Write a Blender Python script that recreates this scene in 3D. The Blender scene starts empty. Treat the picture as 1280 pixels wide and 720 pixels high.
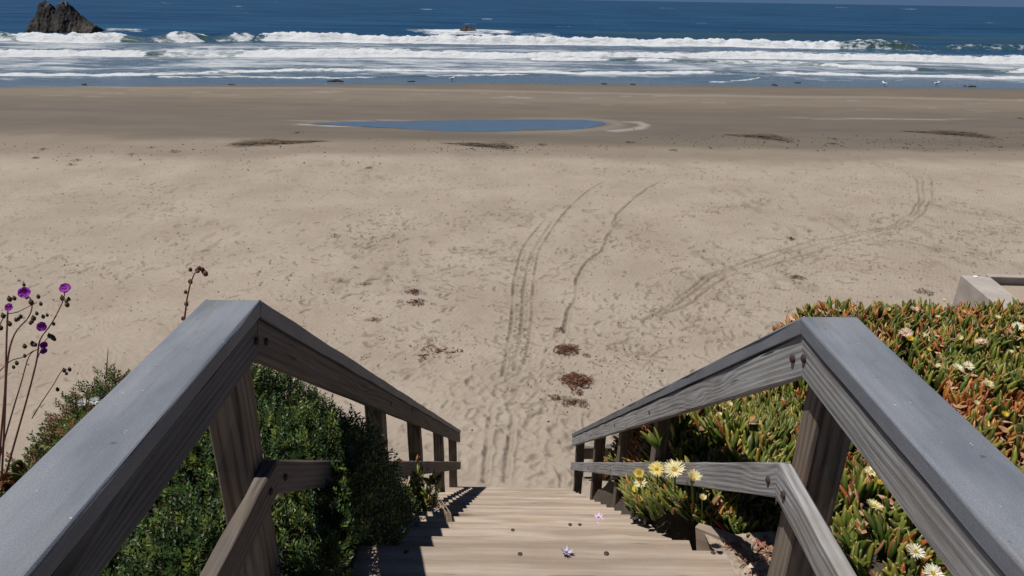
import bpy, math, random
import numpy as np
from mathutils import Vector, Matrix

rng = np.random.default_rng(7)
random.seed(7)
sc = bpy.context.scene
COL = sc.collection

# ------------------------------------------------------------------ camera, world, sun, exposure
H = 5.6                       # eye height above the dry sand
F = 850.0 / 1280.0            # focal length in picture widths
PITCH = math.atan(361.5 / 850.0)
ROLL = math.radians(0.9)
cd = bpy.data.cameras.new('camera')
cd.sensor_width = 36.0
cd.lens = 36.0 * F
cd.clip_start = 0.05
cd.clip_end = 40000.0
cam = bpy.data.objects.new('camera', cd)
COL.objects.link(cam)
cam.matrix_world = (Matrix.Translation((0, 0, H)) @ Matrix.Rotation(math.pi / 2 - PITCH, 4, 'X')
                    @ Matrix.Rotation(ROLL, 4, 'Z'))
sc.camera = cam

SUN_DIR = Vector((0.345, 0.02, -0.94)).normalized()      # the way the light travels
to_sun = -SUN_DIR
w = bpy.data.worlds.new('World')
sc.world = w
w.use_nodes = True
wn = w.node_tree
bg = wn.nodes['Background']
sky = wn.nodes.new('ShaderNodeTexSky')
sky.sky_type = 'NISHITA'
sky.sun_disc = False
sky.sun_elevation = math.asin(to_sun.z)
sky.sun_rotation = math.atan2(to_sun.x, to_sun.y)
sky.altitude = 3500
sky.air_density = 1.0
sky.dust_density = 0.0
sky.ozone_density = 4.0
# the air is very clear: the blue of a little higher up reaches down to the sea's edge
tc = wn.nodes.new('ShaderNodeTexCoord')
lift = wn.nodes.new('ShaderNodeVectorMath'); lift.operation = 'ADD'; lift.inputs[1].default_value = (0, 0, 0.16)
wn.links.new(tc.outputs['Generated'], lift.inputs[0])
nrm_ = wn.nodes.new('ShaderNodeVectorMath'); nrm_.operation = 'NORMALIZE'
wn.links.new(lift.outputs[0], nrm_.inputs[0])
wn.links.new(nrm_.outputs[0], sky.inputs[0])
wn.links.new(sky.outputs[0], bg.inputs[0])
bg.inputs[1].default_value = 0.05
sl = bpy.data.lights.new('sun', 'SUN')
sl.energy = 4.9
sl.angle = math.radians(0.53)
sl.color = (1.0, 0.965, 0.91)
sun = bpy.data.objects.new('sun', sl)
COL.objects.link(sun)
sun.rotation_euler = SUN_DIR.to_track_quat('-Z', 'Y').to_euler()
sc.view_settings.view_transform = 'Standard'
sc.view_settings.look = 'None'
sc.view_settings.exposure = -0.13
sc.view_settings.gamma = 1.0
sc.view_settings.use_curve_mapping = False

# ------------------------------------------------------------------ measuring helpers
def ray(px, py):
    """direction in the world of a point measured on the photograph (1280 x 720)"""
    u, v = px - 640.0, py - 360.0
    c, s = math.cos(ROLL), math.sin(ROLL)
    u, v = (c * u + s * v) / 850.0, (-s * u + c * v) / 850.0
    return np.array([u, math.cos(PITCH) - v * math.sin(PITCH), -math.sin(PITCH) - v * math.cos(PITCH)])

def atz(px, py, z=0.0):
    r = ray(px, py)
    p = r * ((H - z) / -r[2])
    return np.array([p[0], p[1], z])

def aty(px, py, y):
    r = ray(px, py)
    p = r * (y / r[1])
    return np.array([p[0], p[1], H + p[2]])

def on(px, py, fun, lift=0.0, t0=1.2, t1=14.0):
    """where the line of sight first meets the surface z = fun(x, y) + lift"""
    r = ray(px, py)
    for t in np.arange(t0, t1, 0.01):
        p = r * t
        if H + p[2] < float(fun(np.array([p[0]]), np.array([p[1]]))[0]) + lift:
            return np.array([p[0], p[1], H + p[2]])
    p = r * t1
    return np.array([p[0], p[1], H + p[2]])

def sstep(a, b, x):
    t = np.clip((x - a) / (b - a), 0, 1)
    return t * t * (3 - 2 * t)

def _hash(ix, iy, seed):
    h = (ix.astype(np.int64) * 374761393 + iy.astype(np.int64) * 668265263 + seed * 974634721) & 0xFFFFFFFF
    h = ((h ^ (h >> 13)) * 1274126177) & 0xFFFFFFFF
    h = h ^ (h >> 16)
    return (h & 0xFFFF) / 65535.0

def vnoise(x, y, seed=0):
    ix, iy = np.floor(x), np.floor(y)
    fx, fy = x - ix, y - iy
    fx = fx * fx * fx * (fx * (fx * 6 - 15) + 10)
    fy = fy * fy * fy * (fy * (fy * 6 - 15) + 10)
    a = _hash(ix, iy, seed); b = _hash(ix + 1, iy, seed)
    c = _hash(ix, iy + 1, seed); d = _hash(ix + 1, iy + 1, seed)
    return (a + (b - a) * fx) * (1 - fy) + (c + (d - c) * fx) * fy

def fbm(x, y, seed=0, oct=4, gain=0.5):
    s = np.zeros_like(x, dtype=float); a = 1.0; t = 0
    for i in range(oct):
        s += a * (vnoise(x, y, seed + i * 17) - 0.5)
        t += a; a *= gain
        x = x * 2.03 + 11.3; y = y * 2.03 + 5.7
    return s / t * 2.0

# ------------------------------------------------------------------ object helpers
def link(o, parent=None):
    COL.objects.link(o)
    if parent is not None:
        o.parent = parent
    return o

def tag(o, label=None, cat=None, group=None, kind=None):
    if label: o['label'] = label
    if cat: o['category'] = cat
    if group: o['group'] = group
    if kind: o['kind'] = kind
    return o

def empty(name, loc, label=None, cat=None, group=None):
    o = bpy.data.objects.new(name, None)
    o.location = loc
    o.empty_display_size = 0.1
    link(o)
    return tag(o, label, cat, group)

def mesh_np(name, V, faces, m, parent=None, attrs=None, smooth=True, loc=None):
    """V (n,3); faces = list of (k,3) or (k,4) int arrays; V is in the parent's space, or the world's"""
    me = bpy.data.meshes.new(name)
    V = np.asarray(V, dtype=np.float32)
    fs = [np.asarray(f, dtype=np.int32) for f in faces if len(f)]
    nl = sum(f.size for f in fs)
    nf = sum(len(f) for f in fs)
    me.vertices.add(len(V)); me.vertices.foreach_set('co', V.ravel())
    me.loops.add(nl); me.loops.foreach_set('vertex_index', np.concatenate([f.ravel() for f in fs]))
    me.polygons.add(nf)
    tot = np.concatenate([np.full(len(f), f.shape[1], dtype=np.int32) for f in fs])
    st = np.concatenate([[0], np.cumsum(tot)[:-1]]).astype(np.int32)
    me.polygons.foreach_set('loop_start', st)
    me.polygons.foreach_set('loop_total', tot)
    me.polygons.foreach_set('use_smooth', np.full(nf, smooth))
    me.update(calc_edges=True)
    for k, a in (attrs or {}).items():
        a = np.asarray(a, dtype=np.float32)
        if a.ndim == 1:
            at = me.attributes.new(k, 'FLOAT', 'POINT'); at.data.foreach_set('value', a)
        else:
            at = me.attributes.new(k, 'FLOAT_COLOR', 'POINT'); at.data.foreach_set('color', a.ravel())
    if m is not None: me.materials.append(m)
    me.validate()
    o = bpy.data.objects.new(name, me)
    if loc is not None: o.location = loc
    return link(o, parent)

class MB:
    """collects verts / faces / tints, builds ONE mesh object"""
    def __init__(s): s.v = []; s.f = []; s.c = []
    def add(s, v, f, c=(1, 1, 1)):
        b = len(s.v)
        s.v += [tuple(p) for p in v]
        s.f += [tuple(i + b for i in q) for q in f]
        s.c += [(c[0], c[1], c[2], 1.0)] * len(v)
    def tube(s, pts, rad, n=6, c=(1, 1, 1), cap=True):
        pts = [Vector(p) for p in pts]
        rs = rad if hasattr(rad, '__len__') else [rad] * len(pts)
        v = []; f = []
        for i, p in enumerate(pts):
            d = (pts[min(i + 1, len(pts) - 1)] - pts[max(i - 1, 0)]).normalized()
            a = d.orthogonal().normalized() if i == 0 else (a - d * a.dot(d)).normalized()
            b = d.cross(a)
            for k in range(n):
                t = 2 * math.pi * k / n
                v.append(p + (a * math.cos(t) + b * math.sin(t)) * rs[i])
        for i in range(len(pts) - 1):
            for k in range(n):
                f.append((i * n + k, i * n + (k + 1) % n, (i + 1) * n + (k + 1) % n, (i + 1) * n + k))
        if cap:
            f.append(tuple(range(n - 1, -1, -1)))
            f.append(tuple(range((len(pts) - 1) * n, len(pts) * n)))
        s.add(v, f, c)
    def ball(s, p, r, c=(1, 1, 1), sq=(1, 1, 1), n=8, m=5):
        v = [(p[0], p[1], p[2] - r * sq[2])]; f = []
        for i in range(1, m):
            a = math.pi * i / m
            for k in range(n):
                t = 2 * math.pi * k / n
                v.append((p[0] + r * sq[0] * math.sin(a) * math.cos(t), p[1] + r * sq[1] * math.sin(a) * math.sin(t),
                          p[2] - r * sq[2] * math.cos(a)))
        v.append((p[0], p[1], p[2] + r * sq[2]))
        for k in range(n):
            f.append((0, 1 + (k + 1) % n, 1 + k))
            f.append((len(v) - 1, 1 + (m - 2) * n + k, 1 + (m - 2) * n + (k + 1) % n))
        for i in range(m - 2):
            for k in range(n):
                f.append((1 + i * n + k, 1 + i * n + (k + 1) % n, 1 + (i + 1) * n + (k + 1) % n, 1 + (i + 1) * n + k))
        s.add(v, f, c)
    def mesh(s, name, m, smooth=False):
        me = bpy.data.meshes.new(name)
        me.from_pydata(s.v, [], s.f)
        at = me.attributes.new('tint', 'FLOAT_COLOR', 'POINT')
        at.data.foreach_set('color', np.array(s.c, dtype=np.float32).ravel())
        me.materials.append(m)
        if smooth: me.shade_smooth()
        return me
    def build(s, name, m, parent=None, smooth=False, loc=None):
        o = bpy.data.objects.new(name, s.mesh(name, m, smooth))
        if loc is not None: o.location = loc
        return link(o, parent)

# ------------------------------------------------------------------ materials
class NT:
    def __init__(s, name):
        s.m = bpy.data.materials.new(name); s.m.use_nodes = True
        s.t = s.m.node_tree
        s.p = s.t.nodes['Principled BSDF']
    def n(s, typ, ins=None, **props):
        nd = s.t.nodes.new('ShaderNode' + typ)
        for k, v in props.items(): setattr(nd, k, v)
        for k, v in (ins or {}).items(): s.set(nd.inputs[k], v)
        return nd
    def set(s, sock, v):
        if isinstance(v, bpy.types.NodeSocket): s.t.links.new(v, sock)
        elif isinstance(v, bpy.types.Node): s.t.links.new(v.outputs[0], sock)
        else:
            if hasattr(sock.default_value, '__len__') and hasattr(v, '__len__') and len(sock.default_value) == 4 and len(v) == 3:
                v = (*v, 1.0)
            sock.default_value = v
    def out(s, **k):
        for a, v in k.items(): s.set(s.p.inputs[a.replace('_', ' ')], v)
    def math(s, op, a, b=0.0, clamp=False):
        nd = s.n('Math', {0: a, 1: b}, operation=op); nd.use_clamp = clamp
        return nd.outputs[0]
    def mix(s, f, a, b):
        nd = s.n('Mix', data_type='RGBA')
        s.set(nd.inputs[0], f); s.set(nd.inputs[6], a); s.set(nd.inputs[7], b)
        return nd.outputs[2]
    def ramp(s, f, stops):
        nd = s.n('ValToRGB', {0: f}); cr = nd.color_ramp
        while len(cr.elements) < len(stops): cr.elements.new(0.5)
        for e, (p, c) in zip(cr.elements, stops):
            e.position = p; e.color = (*c, 1.0) if len(c) == 3 else c
        return nd.outputs[0]
    def noise(s, vec, scale, detail=4.0, rough=0.55, dist=0.0):
        return s.n('TexNoise', {'Vector': vec, 'Scale': scale, 'Detail': detail, 'Roughness': rough, 'Distortion': dist}).outputs[0]
    def attr(s, name, col=False):
        nd = s.n('Attribute', attribute_name=name)
        return nd.outputs['Color' if col else 'Fac']
    def bump(s, h, strength, dist, normal=None):
        nd = s.n('Bump', {'Height': h, 'Strength': strength, 'Distance': dist})
        if normal is not None: s.set(nd.inputs['Normal'], normal)
        return nd.outputs[0]
    def obj(s): return s.n('TexCoord').outputs['Object']
    def remap(s, v, a, b, c=0.0, d=1.0):
        nd = s.n('MapRange', {'Value': v, 'From Min': a, 'From Max': b, 'To Min': c, 'To Max': d})
        return nd.outputs[0]

def wood(name, light, mid, dark, lines=26.0, contrast=1.0, warm=None, bump=0.5, knots=1.0, wavy=0.06, ringy=0.2):
    t = NT(name)
    off = t.n('VectorMath', {0: t.n('ObjectInfo').outputs['Random'], 1: (37.0, 19.0, 53.0)}, operation='MULTIPLY')
    co = t.n('VectorMath', {0: t.obj(), 1: off}, operation='ADD').outputs[0]
    # knots push the grain aside
    kv = t.n('Mapping', {'Vector': co, 'Scale': (1.6, 5.0, 7.0)}).outputs[0]
    vor = t.n('TexVoronoi', {'Vector': kv, 'Scale': 1.0})
    kd = t.math('POWER', 2.718, t.math('MULTIPLY', t.math('POWER', vor.outputs['Distance'], 2.0), -16.0))
    bend = t.noise(t.n('Mapping', {'Vector': co, 'Scale': (0.5, 2.2, 2.2)}).outputs[0], 1.6, 2.0)
    sep = t.n('SeparateXYZ', {0: co})
    q = t.math('ADD', sep.outputs[2], t.math('MULTIPLY', sep.outputs[1], 0.8))
    q = t.math('ADD', q, t.math('MULTIPLY', bend, wavy))
    q = t.math('ADD', q, t.math('MULTIPLY', kd, 0.035 * knots))
    ring = t.math('SINE', t.math('MULTIPLY', q, lines * 6.283))
    ring = t.math('MULTIPLY_ADD', ring, 0.5); ring.node.inputs[2].default_value = 0.5
    fine = t.noise(t.n('Mapping', {'Vector': co, 'Scale': (2.5, 90.0, 90.0)}).outputs[0], 1.0, 6.0, 0.65)
    coarse = t.noise(t.n('Mapping', {'Vector': co, 'Scale': (1.6, 12.0, 12.0)}).outputs[0], 1.0, 5.0, 0.6)
    blot = t.noise(co, 5.0, 4.0)
    g = t.math('ADD', t.math('MULTIPLY', ring, ringy * contrast), t.math('MULTIPLY', fine, 0.85 * contrast))
    g = t.math('ADD', g, t.math('MULTIPLY', coarse, 0.5))
    c = t.ramp(g, [(0.48, dark), (0.70, mid), (0.98, light)])
    if warm is not None:
        c = t.mix(t.remap(blot, 0.52, 0.72), c, t.mix(0.6, c, warm))
    knot = t.remap(vor.outputs['Distance'], 0.16, 0.05)
    rare = t.math('GREATER_THAN', t.n('SeparateColor', {0: vor.outputs['Color']}).outputs[0], 0.72)
    c = t.mix(t.math('MULTIPLY', t.math('MULTIPLY', knot, rare), 0.85 * min(knots, 1.0)), c, tuple(x * 0.35 for x in dark))
    # small dark checks along the grain
    crack = t.noise(t.n('Mapping', {'Vector': co, 'Scale': (3.0, 70.0, 70.0)}).outputs[0], 1.3, 2.0, 0.4)
    ck = t.remap(crack, 0.70, 0.76)
    c = t.mix(t.math('MULTIPLY', ck, 0.75), c, tuple(x * 0.3 for x in dark))
    h = t.math('SUBTRACT', g, t.math('MULTIPLY', ck, 0.8))
    tone = t.remap(t.n('ObjectInfo').outputs['Random'], 0.0, 1.0, 0.86, 1.12)
    c = t.n('HueSaturation', {'Color': c, 'Value': tone}).outputs[0]
    t.out(Base_Color=c, Roughness=0.85, Normal=t.bump(h, bump, 0.004))
    t.p.inputs['Specular IOR Level'].default_value = 0.25
    return t.m

WOOD_TREAD = wood('weathered_tread_wood', (0.50, 0.415, 0.34), (0.43, 0.353, 0.285), (0.29, 0.225, 0.175), 13.0, 0.58, (0.38, 0.275, 0.19), 0.5, 1.0, 0.10, 0.26)
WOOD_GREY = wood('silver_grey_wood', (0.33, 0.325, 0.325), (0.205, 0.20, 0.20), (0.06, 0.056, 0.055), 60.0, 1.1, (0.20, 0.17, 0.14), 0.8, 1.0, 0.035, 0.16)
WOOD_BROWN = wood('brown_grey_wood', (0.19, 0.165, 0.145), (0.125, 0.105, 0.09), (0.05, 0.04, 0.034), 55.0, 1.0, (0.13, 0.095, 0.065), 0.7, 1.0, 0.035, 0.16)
WOOD_SHADED = wood('shaded_grey_wood', (0.16, 0.16, 0.165), (0.105, 0.105, 0.11), (0.04, 0.038, 0.04), 60.0, 1.0, (0.10, 0.09, 0.08), 0.7, 1.0, 0.03, 0.2)  # shade and skylight tint put into the colour of the left landing board
WOOD_POST = wood('post_wood', (0.25, 0.205, 0.165), (0.165, 0.132, 0.105), (0.055, 0.04, 0.03), 40.0, 0.9, (0.17, 0.10, 0.058), 0.6, 1.0, 0.05, 0.2)

def cap_mat():
    t = NT('blue_grey_cap_coating')
    co = t.obj()
    g = t.noise(co, 420.0, 2.0, 0.6)
    b = t.noise(t.n('Mapping', {'Vector': co, 'Scale': (1.0, 3.0, 3.0)}).outputs[0], 4.0, 5.0, 0.6)
    c = t.mix(t.remap(b, 0.35, 0.68), (0.150, 0.165, 0.195), (0.235, 0.25, 0.28))
    c = t.mix(t.remap(g, 0.35, 0.62), t.mix(0.35, c, (0.06, 0.065, 0.08)), c)
    fleck = t.noise(co, 90.0, 1.0)
    c = t.mix(t.remap(fleck, 0.78, 0.82), c, (0.5, 0.5, 0.5))
    pit = t.noise(co, 60.0, 2.0)
    c = t.mix(t.math('MULTIPLY', t.remap(pit, 0.70, 0.76), 0.6), c, (0.05, 0.055, 0.065))
    gr = t.noise(t.n('Mapping', {'Vector': co, 'Scale': (2.0, 60.0, 60.0)}).outputs[0], 1.0, 4.0)
    c = t.mix(t.math('MULTIPLY', t.remap(gr, 0.5, 0.75), 0.35), c, (0.09, 0.097, 0.115))
    st = t.noise(t.n('Mapping', {'Vector': co, 'Scale': (0.8, 6.0, 6.0)}).outputs[0], 3.0, 4.0)
    c = t.mix(t.math('MULTIPLY', t.remap(st, 0.60, 0.75), 0.35), c, (0.20, 0.165, 0.13))
    t.out(Base_Color=c, Roughness=0.62, Normal=t.bump(t.math('ADD', g, t.math('MULTIPLY', b, 2.0)), 0.35, 0.0016))
    t.p.inputs['Specular IOR Level'].default_value = 0.4
    return t.m
CAP = cap_mat()

def simple(name, c, rough=0.7, scale=30.0, vary=0.25, metallic=0.0, bump=0.2, dist=0.002):
    t = NT(name)
    nz = t.noise(t.obj(), scale, 5.0, 0.6)
    t.out(Base_Color=t.mix(t.remap(nz, 0.3, 0.7), tuple(x * (1 - vary) for x in c), tuple(min(1, x * (1 + vary)) for x in c)),
          Roughness=rough, Metallic=metallic, Normal=t.bump(nz, bump, dist))
    return t.m
RUST = simple('rusty_iron', (0.045, 0.022, 0.015), 0.85, 160.0, 0.5)
NAIL = simple('dark_nail_iron', (0.04, 0.032, 0.028), 0.6, 200.0, 0.3)
SOIL = simple('dark_sandy_soil', (0.05, 0.038, 0.026), 0.95, 40.0, 0.45, bump=0.6, dist=0.01)
LITTER_SAND = simple('litter_sand', (0.33, 0.265, 0.2), 0.95, 60.0, 0.3, bump=0.6, dist=0.006)
PIPE = simple('weathered_pipe', (0.30, 0.27, 0.24), 0.6, 60.0, 0.2)
WHITE = simple('white_paint', (0.8, 0.8, 0.78), 0.6, 60.0, 0.05)

def tinted(name, rough=0.5, spec=0.3, vary=0.25, trans=0.0, scale=60.0):
    """the thing's own colours, written per leaf / petal in the mesh"""
    t = NT(name)
    c = t.attr('tint', True)
    nz = t.noise(t.obj(), scale, 3.0)
    hsv = t.n('HueSaturation', {'Color': c, 'Value': t.remap(nz, 0.3, 0.7, 1 - vary, 1 + vary)})
    t.out(Base_Color=hsv, Roughness=rough)
    t.p.inputs['Specular IOR Level'].default_value = spec
    if trans:
        tr = t.n('BsdfTranslucent', {'Color': hsv})
        mx = t.n('MixShader', {0: trans, 1: t.p.outputs[0], 2: tr})
        t.t.links.new(mx.outputs[0], t.t.nodes['Material Output'].inputs[0])
    return t.m
LEAF = tinted('succulent_leaf', 0.38, 0.45, 0.2)
FOLIAGE = tinted('small_leaf', 0.45, 0.35, 0.3, 0.18)
PETAL = tinted('petal', 0.6, 0.2, 0.1, 0.25)
STEM = tinted('stem', 0.6, 0.3, 0.25)
DRY = tinted('dry_wrack', 0.75, 0.25, 0.35, 0.0, 25.0)
BIRD = tinted('feathers', 0.8, 0.2, 0.1)

def sand_mat():
    t = NT('beach_sand')
    co = t.obj()
    wet = t.attr('wet'); dist = t.attr('dark_marks'); pale = t.attr('pale'); grey = t.attr('damp')
    n1 = t.noise(co, 0.45, 6.0, 0.6); n2 = t.noise(co, 9.0, 6.0, 0.62); n3 = t.noise(co, 260.0, 2.0)
    st = t.noise(t.n('Mapping', {'Vector': co, 'Scale': (0.14, 0.5, 1.0)}).outputs[0], 1.3, 8.0, 0.68)
    dry = t.mix(t.remap(n1, 0.36, 0.64), (0.315, 0.262, 0.212), (0.385, 0.327, 0.268))
    dry = t.mix(t.remap(n2, 0.36, 0.7), t.mix(0.22, dry, (0.2, 0.15, 0.1)), dry)
    wetc = t.mix(t.remap(st, 0.28, 0.72), (0.130, 0.105, 0.080), (0.185, 0.150, 0.115))
    c = t.mix(wet, dry, wetc)
    c = t.mix(grey, c, t.mix(t.remap(st, 0.3, 0.7), (0.112, 0.096, 0.079), (0.142, 0.121, 0.099)))
    c = t.mix(t.math('MULTIPLY', dist, 0.85, True), c, (0.125, 0.094, 0.068))  # darker sand colour along prints and tracks
    s1 = t.noise(co, 6.0, 4.0, 0.6); s2 = t.noise(co, 0.55, 4.0, 0.6)
    speck = t.math('MULTIPLY', t.remap(s1, 0.60, 0.67), t.remap(s2, 0.44, 0.60))
    speck = t.math('MULTIPLY', speck, t.math('SUBTRACT', 0.6, t.math('MULTIPLY', wet, 0.6)))
    c = t.mix(speck, c, (0.15, 0.112, 0.08))
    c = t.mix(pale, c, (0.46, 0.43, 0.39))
    c = t.mix(t.math('MULTIPLY', t.remap(n3, 0.5, 0.75), 0.3), c, (0.16, 0.125, 0.095))
    wv = t.n('TexWave', {'Vector': t.n('Mapping', {'Vector': co, 'Rotation': (0, 0, 0.5)}).outputs[0], 'Scale': 3.4,
                         'Distortion': 7.0, 'Detail': 2.0, 'Detail Scale': 0.8}).outputs[1]
    h = t.math('ADD', t.math('MULTIPLY', n2, 1.0), t.math('MULTIPLY', wv, 0.22))
    h = t.math('ADD', h, t.math('MULTIPLY', n3, 0.12))
    b = t.bump(h, t.math('SUBTRACT', 0.5, t.math('MULTIPLY', wet, 0.35)), 0.03)
    t.out(Base_Color=c, Roughness=t.math('SUBTRACT', 0.92, t.math('MULTIPLY', wet, 0.25)), Normal=b)
    t.p.inputs['Specular IOR Level'].default_value = 0.2
    return t.m
SAND = sand_mat()

def sea_mat():
    t = NT('sea_water')
    co = t.obj()
    foam = t.attr('foam'); sh = t.attr('shallow'); lace = t.attr('lace'); green = t.attr('green')
    big = t.noise(t.n('Mapping', {'Vector': co, 'Scale': (0.02, 0.09, 1)}).outputs[0], 1.0, 8.0, 0.65)
    deep = t.mix(t.remap(big, 0.36, 0.64), (0.007, 0.036, 0.085), (0.020, 0.082, 0.162))
    shal = t.mix(t.remap(big, 0.35, 0.65), (0.085, 0.128, 0.178), (0.125, 0.168, 0.215))
    c = t.mix(sh, deep, shal)
    c = t.mix(green, c, (0.045, 0.085, 0.075))
    nf = t.noise(t.n('Mapping', {'Vector': co, 'Scale': (0.55, 1.0, 1)}).outputs[0], 1.7, 7.0, 0.7)
    nl = t.noise(t.n('Mapping', {'Vector': co, 'Scale': (0.16, 0.42, 1)}).outputs[0], 1.6, 9.0, 0.78, 0.6)
    m1 = t.remap(t.math('ADD', foam, t.math('MULTIPLY', nf, 1.5)), 1.12, 1.42)
    m2 = t.math('MULTIPLY', t.remap(t.math('ADD', t.math('MULTIPLY', lace, 0.30), nl), 0.63, 0.83), 0.72)
    m = t.math('MAXIMUM', m1, m2)
    c = t.mix(m, c, (0.66, 0.68, 0.70))
    w1 = t.noise(t.n('Mapping', {'Vector': co, 'Scale': (0.5, 1.0, 1)}).outputs[0], 0.9, 7.0, 0.62)
    w2 = t.noise(t.n('Mapping', {'Vector': co, 'Scale': (0.5, 1.0, 1)}).outputs[0], 0.12, 4.0, 0.6)
    b = t.bump(w1, 0.75, 0.35)
    b = t.bump(w2, 0.6, 1.6, b)
    b = t.bump(nf, t.math('MULTIPLY', m, 0.8), 0.5, b)
    t.out(Base_Color=c, Roughness=t.math('ADD', 0.24, t.math('MULTIPLY', m, 0.6)), Normal=b)
    t.p.inputs['Specular IOR Level'].default_value = 0.28
    t.p.inputs['IOR'].default_value = 1.33
    return t.m
SEA = sea_mat()

def pool_mat():
    t = NT('still_pool_water')
    nz = t.noise(t.n('Mapping', {'Vector': t.obj(), 'Scale': (0.7, 1.5, 1)}).outputs[0], 2.2, 4.0)
    t.out(Base_Color=t.mix(t.remap(nz, 0.3, 0.7), (0.085, 0.130, 0.185), (0.105, 0.155, 0.22)), Roughness=0.08, Normal=t.bump(nz, 0.25, 0.02))
    t.p.inputs['IOR'].default_value = 1.33
    return t.m
POOL = pool_mat()

def rock_mat():
    t = NT('sea_rock')
    co = t.obj()
    n = t.noise(co, 1.1, 8.0, 0.66); n2 = t.noise(co, 0.5, 4.0)
    z = t.n('SeparateXYZ', {0: co}).outputs[2]
    c = t.ramp(n, [(0.3, (0.005, 0.0042, 0.0045)), (0.55, (0.014, 0.0105, 0.0095)), (0.75, (0.034, 0.024, 0.019))])
    low = t.math('MULTIPLY', t.remap(z, 2.6, 1.2), t.remap(n2, 0.42, 0.6))
    c = t.mix(t.math('MULTIPLY', low, 0.8), c, t.mix(t.remap(n, 0.4, 0.65), (0.03, 0.024, 0.018), (0.11, 0.085, 0.06)))
    c = t.mix(t.math('MULTIPLY', t.remap(z, 3.7, 4.3), t.math('MULTIPLY', t.remap(n2, 0.5, 0.56), 0.7)), c, (0.3, 0.29, 0.27))
    t.out(Base_Color=c, Roughness=0.8, Normal=t.bump(n, 0.9, 0.4))
    return t.m
ROCK = rock_mat()

def concrete_mat():
    t = NT('weathered_concrete')
    co = t.obj()
    n = t.noise(co, 3.0, 7.0, 0.65); f = t.noise(co, 70.0, 3.0)
    c = t.ramp(n, [(0.3, (0.30, 0.265, 0.235)), (0.7, (0.43, 0.385, 0.34))])
    c = t.mix(t.math('MULTIPLY', t.remap(f, 0.55, 0.75), 0.3), c, (0.2, 0.17, 0.14))
    t.out(Base_Color=c, Roughness=0.9, Normal=t.bump(f, 0.35, 0.004))
    return t.m
CONC = concrete_mat()

# ================================================================== THE SETTING
SEA_Z = -0.34
shore_px = [(-260, 112), (0, 108.5), (150, 107.5), (300, 106.5), (470, 105.5), (640, 104.8), (800, 106), (960, 108), (1120, 109.8), (1280, 111.5), (1600, 116)]
sp = np.array([atz(a, b, SEA_Z) for a, b in shore_px])
def Ys(x):
    return np.interp(x, sp[:, 0], sp[:, 1])

def poly(pts, z=0.0):
    return np.array([atz(a, b, z)[:2] for a, b in pts])

# ---- pool outline on the sand
pool_px = [(372, 155.2), (410, 153.2), (450, 152.6), (500, 151.6), (560, 150.8), (620, 150.2), (680, 149.8), (730, 150.4),
           (757, 153.2), (760, 156.0), (742, 159.5), (700, 162.0), (660, 163.0), (600, 164.2), (562, 164.0), (520, 161.6),
           (470, 159.6), (430, 157.8), (395, 156.4)]
POOL_Z = -0.02
pool_xy = poly(pool_px, POOL_Z)

def poly_sd(x, y, P):
    """signed distance to polygon (negative inside)"""
    d = np.full(x.shape, 1e9); ins = np.zeros(x.shape, bool)
    n = len(P)
    for i in range(n):
        a, b = P[i], P[(i + 1) % n]
        ex, ey = b - a
        wx, wy = x - a[0], y - a[1]
        t = np.clip((wx * ex + wy * ey) / (ex * ex + ey * ey + 1e-12), 0, 1)
        d = np.minimum(d, (wx - ex * t) ** 2 + (wy - ey * t) ** 2)
        c = ((a[1] > y) != (b[1] > y)) & (x < ex * (y - a[1]) / (ey + 1e-12) + a[0])
        ins ^= c
    d = np.sqrt(d)
    return np.where(ins, -d, d)

# ---- the sheet of sand: rows and columns get coarser with distance
ys = [-40, -20, -10, -5, 0, 2, 3, 4, 4.6]
y = 5.0
while y < 72:
    ys.append(y); y += 1.08 * (y * y + 31.0) / (5.6 * 790.0)
ys += [76, 82, 90]
ys = np.array(ys)
NX = 1020
ts = np.concatenate([[-12, -6, -3, -2, -1.5, -1.25, -1.1], np.linspace(-1.03, 1.03, NX), [1.1, 1.25, 1.5, 2, 3, 6, 12]])
Wd = np.maximum(0.78 * (0.92 * ys + 2.2), 3.0)
X = ts[None, :] * Wd[:, None]
Y = np.repeat(ys[:, None], len(ts), 1)
NYs, NXs = X.shape
near = 1 - sstep(9, 22, Y)
Z = 0.05 * fbm(X / 3.1, Y / 3.1, 1, 3) + 0.05 * fbm(X / 9, Y / 9, 3, 2)
dryness = 1 - sstep(24.5, 29.0, Y)
Z = Z * (0.25 + 0.75 * dryness)
Z += dryness * (0.006 * fbm(X / 0.42, Y / 0.42, 11, 3) * (0.35 + 0.65 * sstep(-0.2, 0.3, fbm(X / 2.2, Y / 2.2, 41, 2))) + 0.004 * fbm(X / 0.13, Y / 0.13, 21, 2))
foot = np.exp(-(((X - 0.2) / 2.0) ** 2) - ((Y - 8.2) / 2.2) ** 2)      # trampled soft sand at the foot of the stairs
Z += foot * 0.016 * fbm(X / 0.33 + 4, Y / 0.27, 31, 3)
rip = np.sin((Y * 1.0 + X * 0.5 + 0.5 * fbm(X / 0.8, Y / 0.8, 51, 2)) * 2 * math.pi / 0.16)
Z += 0.004 * rip * (1 - sstep(12, 18, Y)) * sstep(0.0, -3.0, X)
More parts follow.
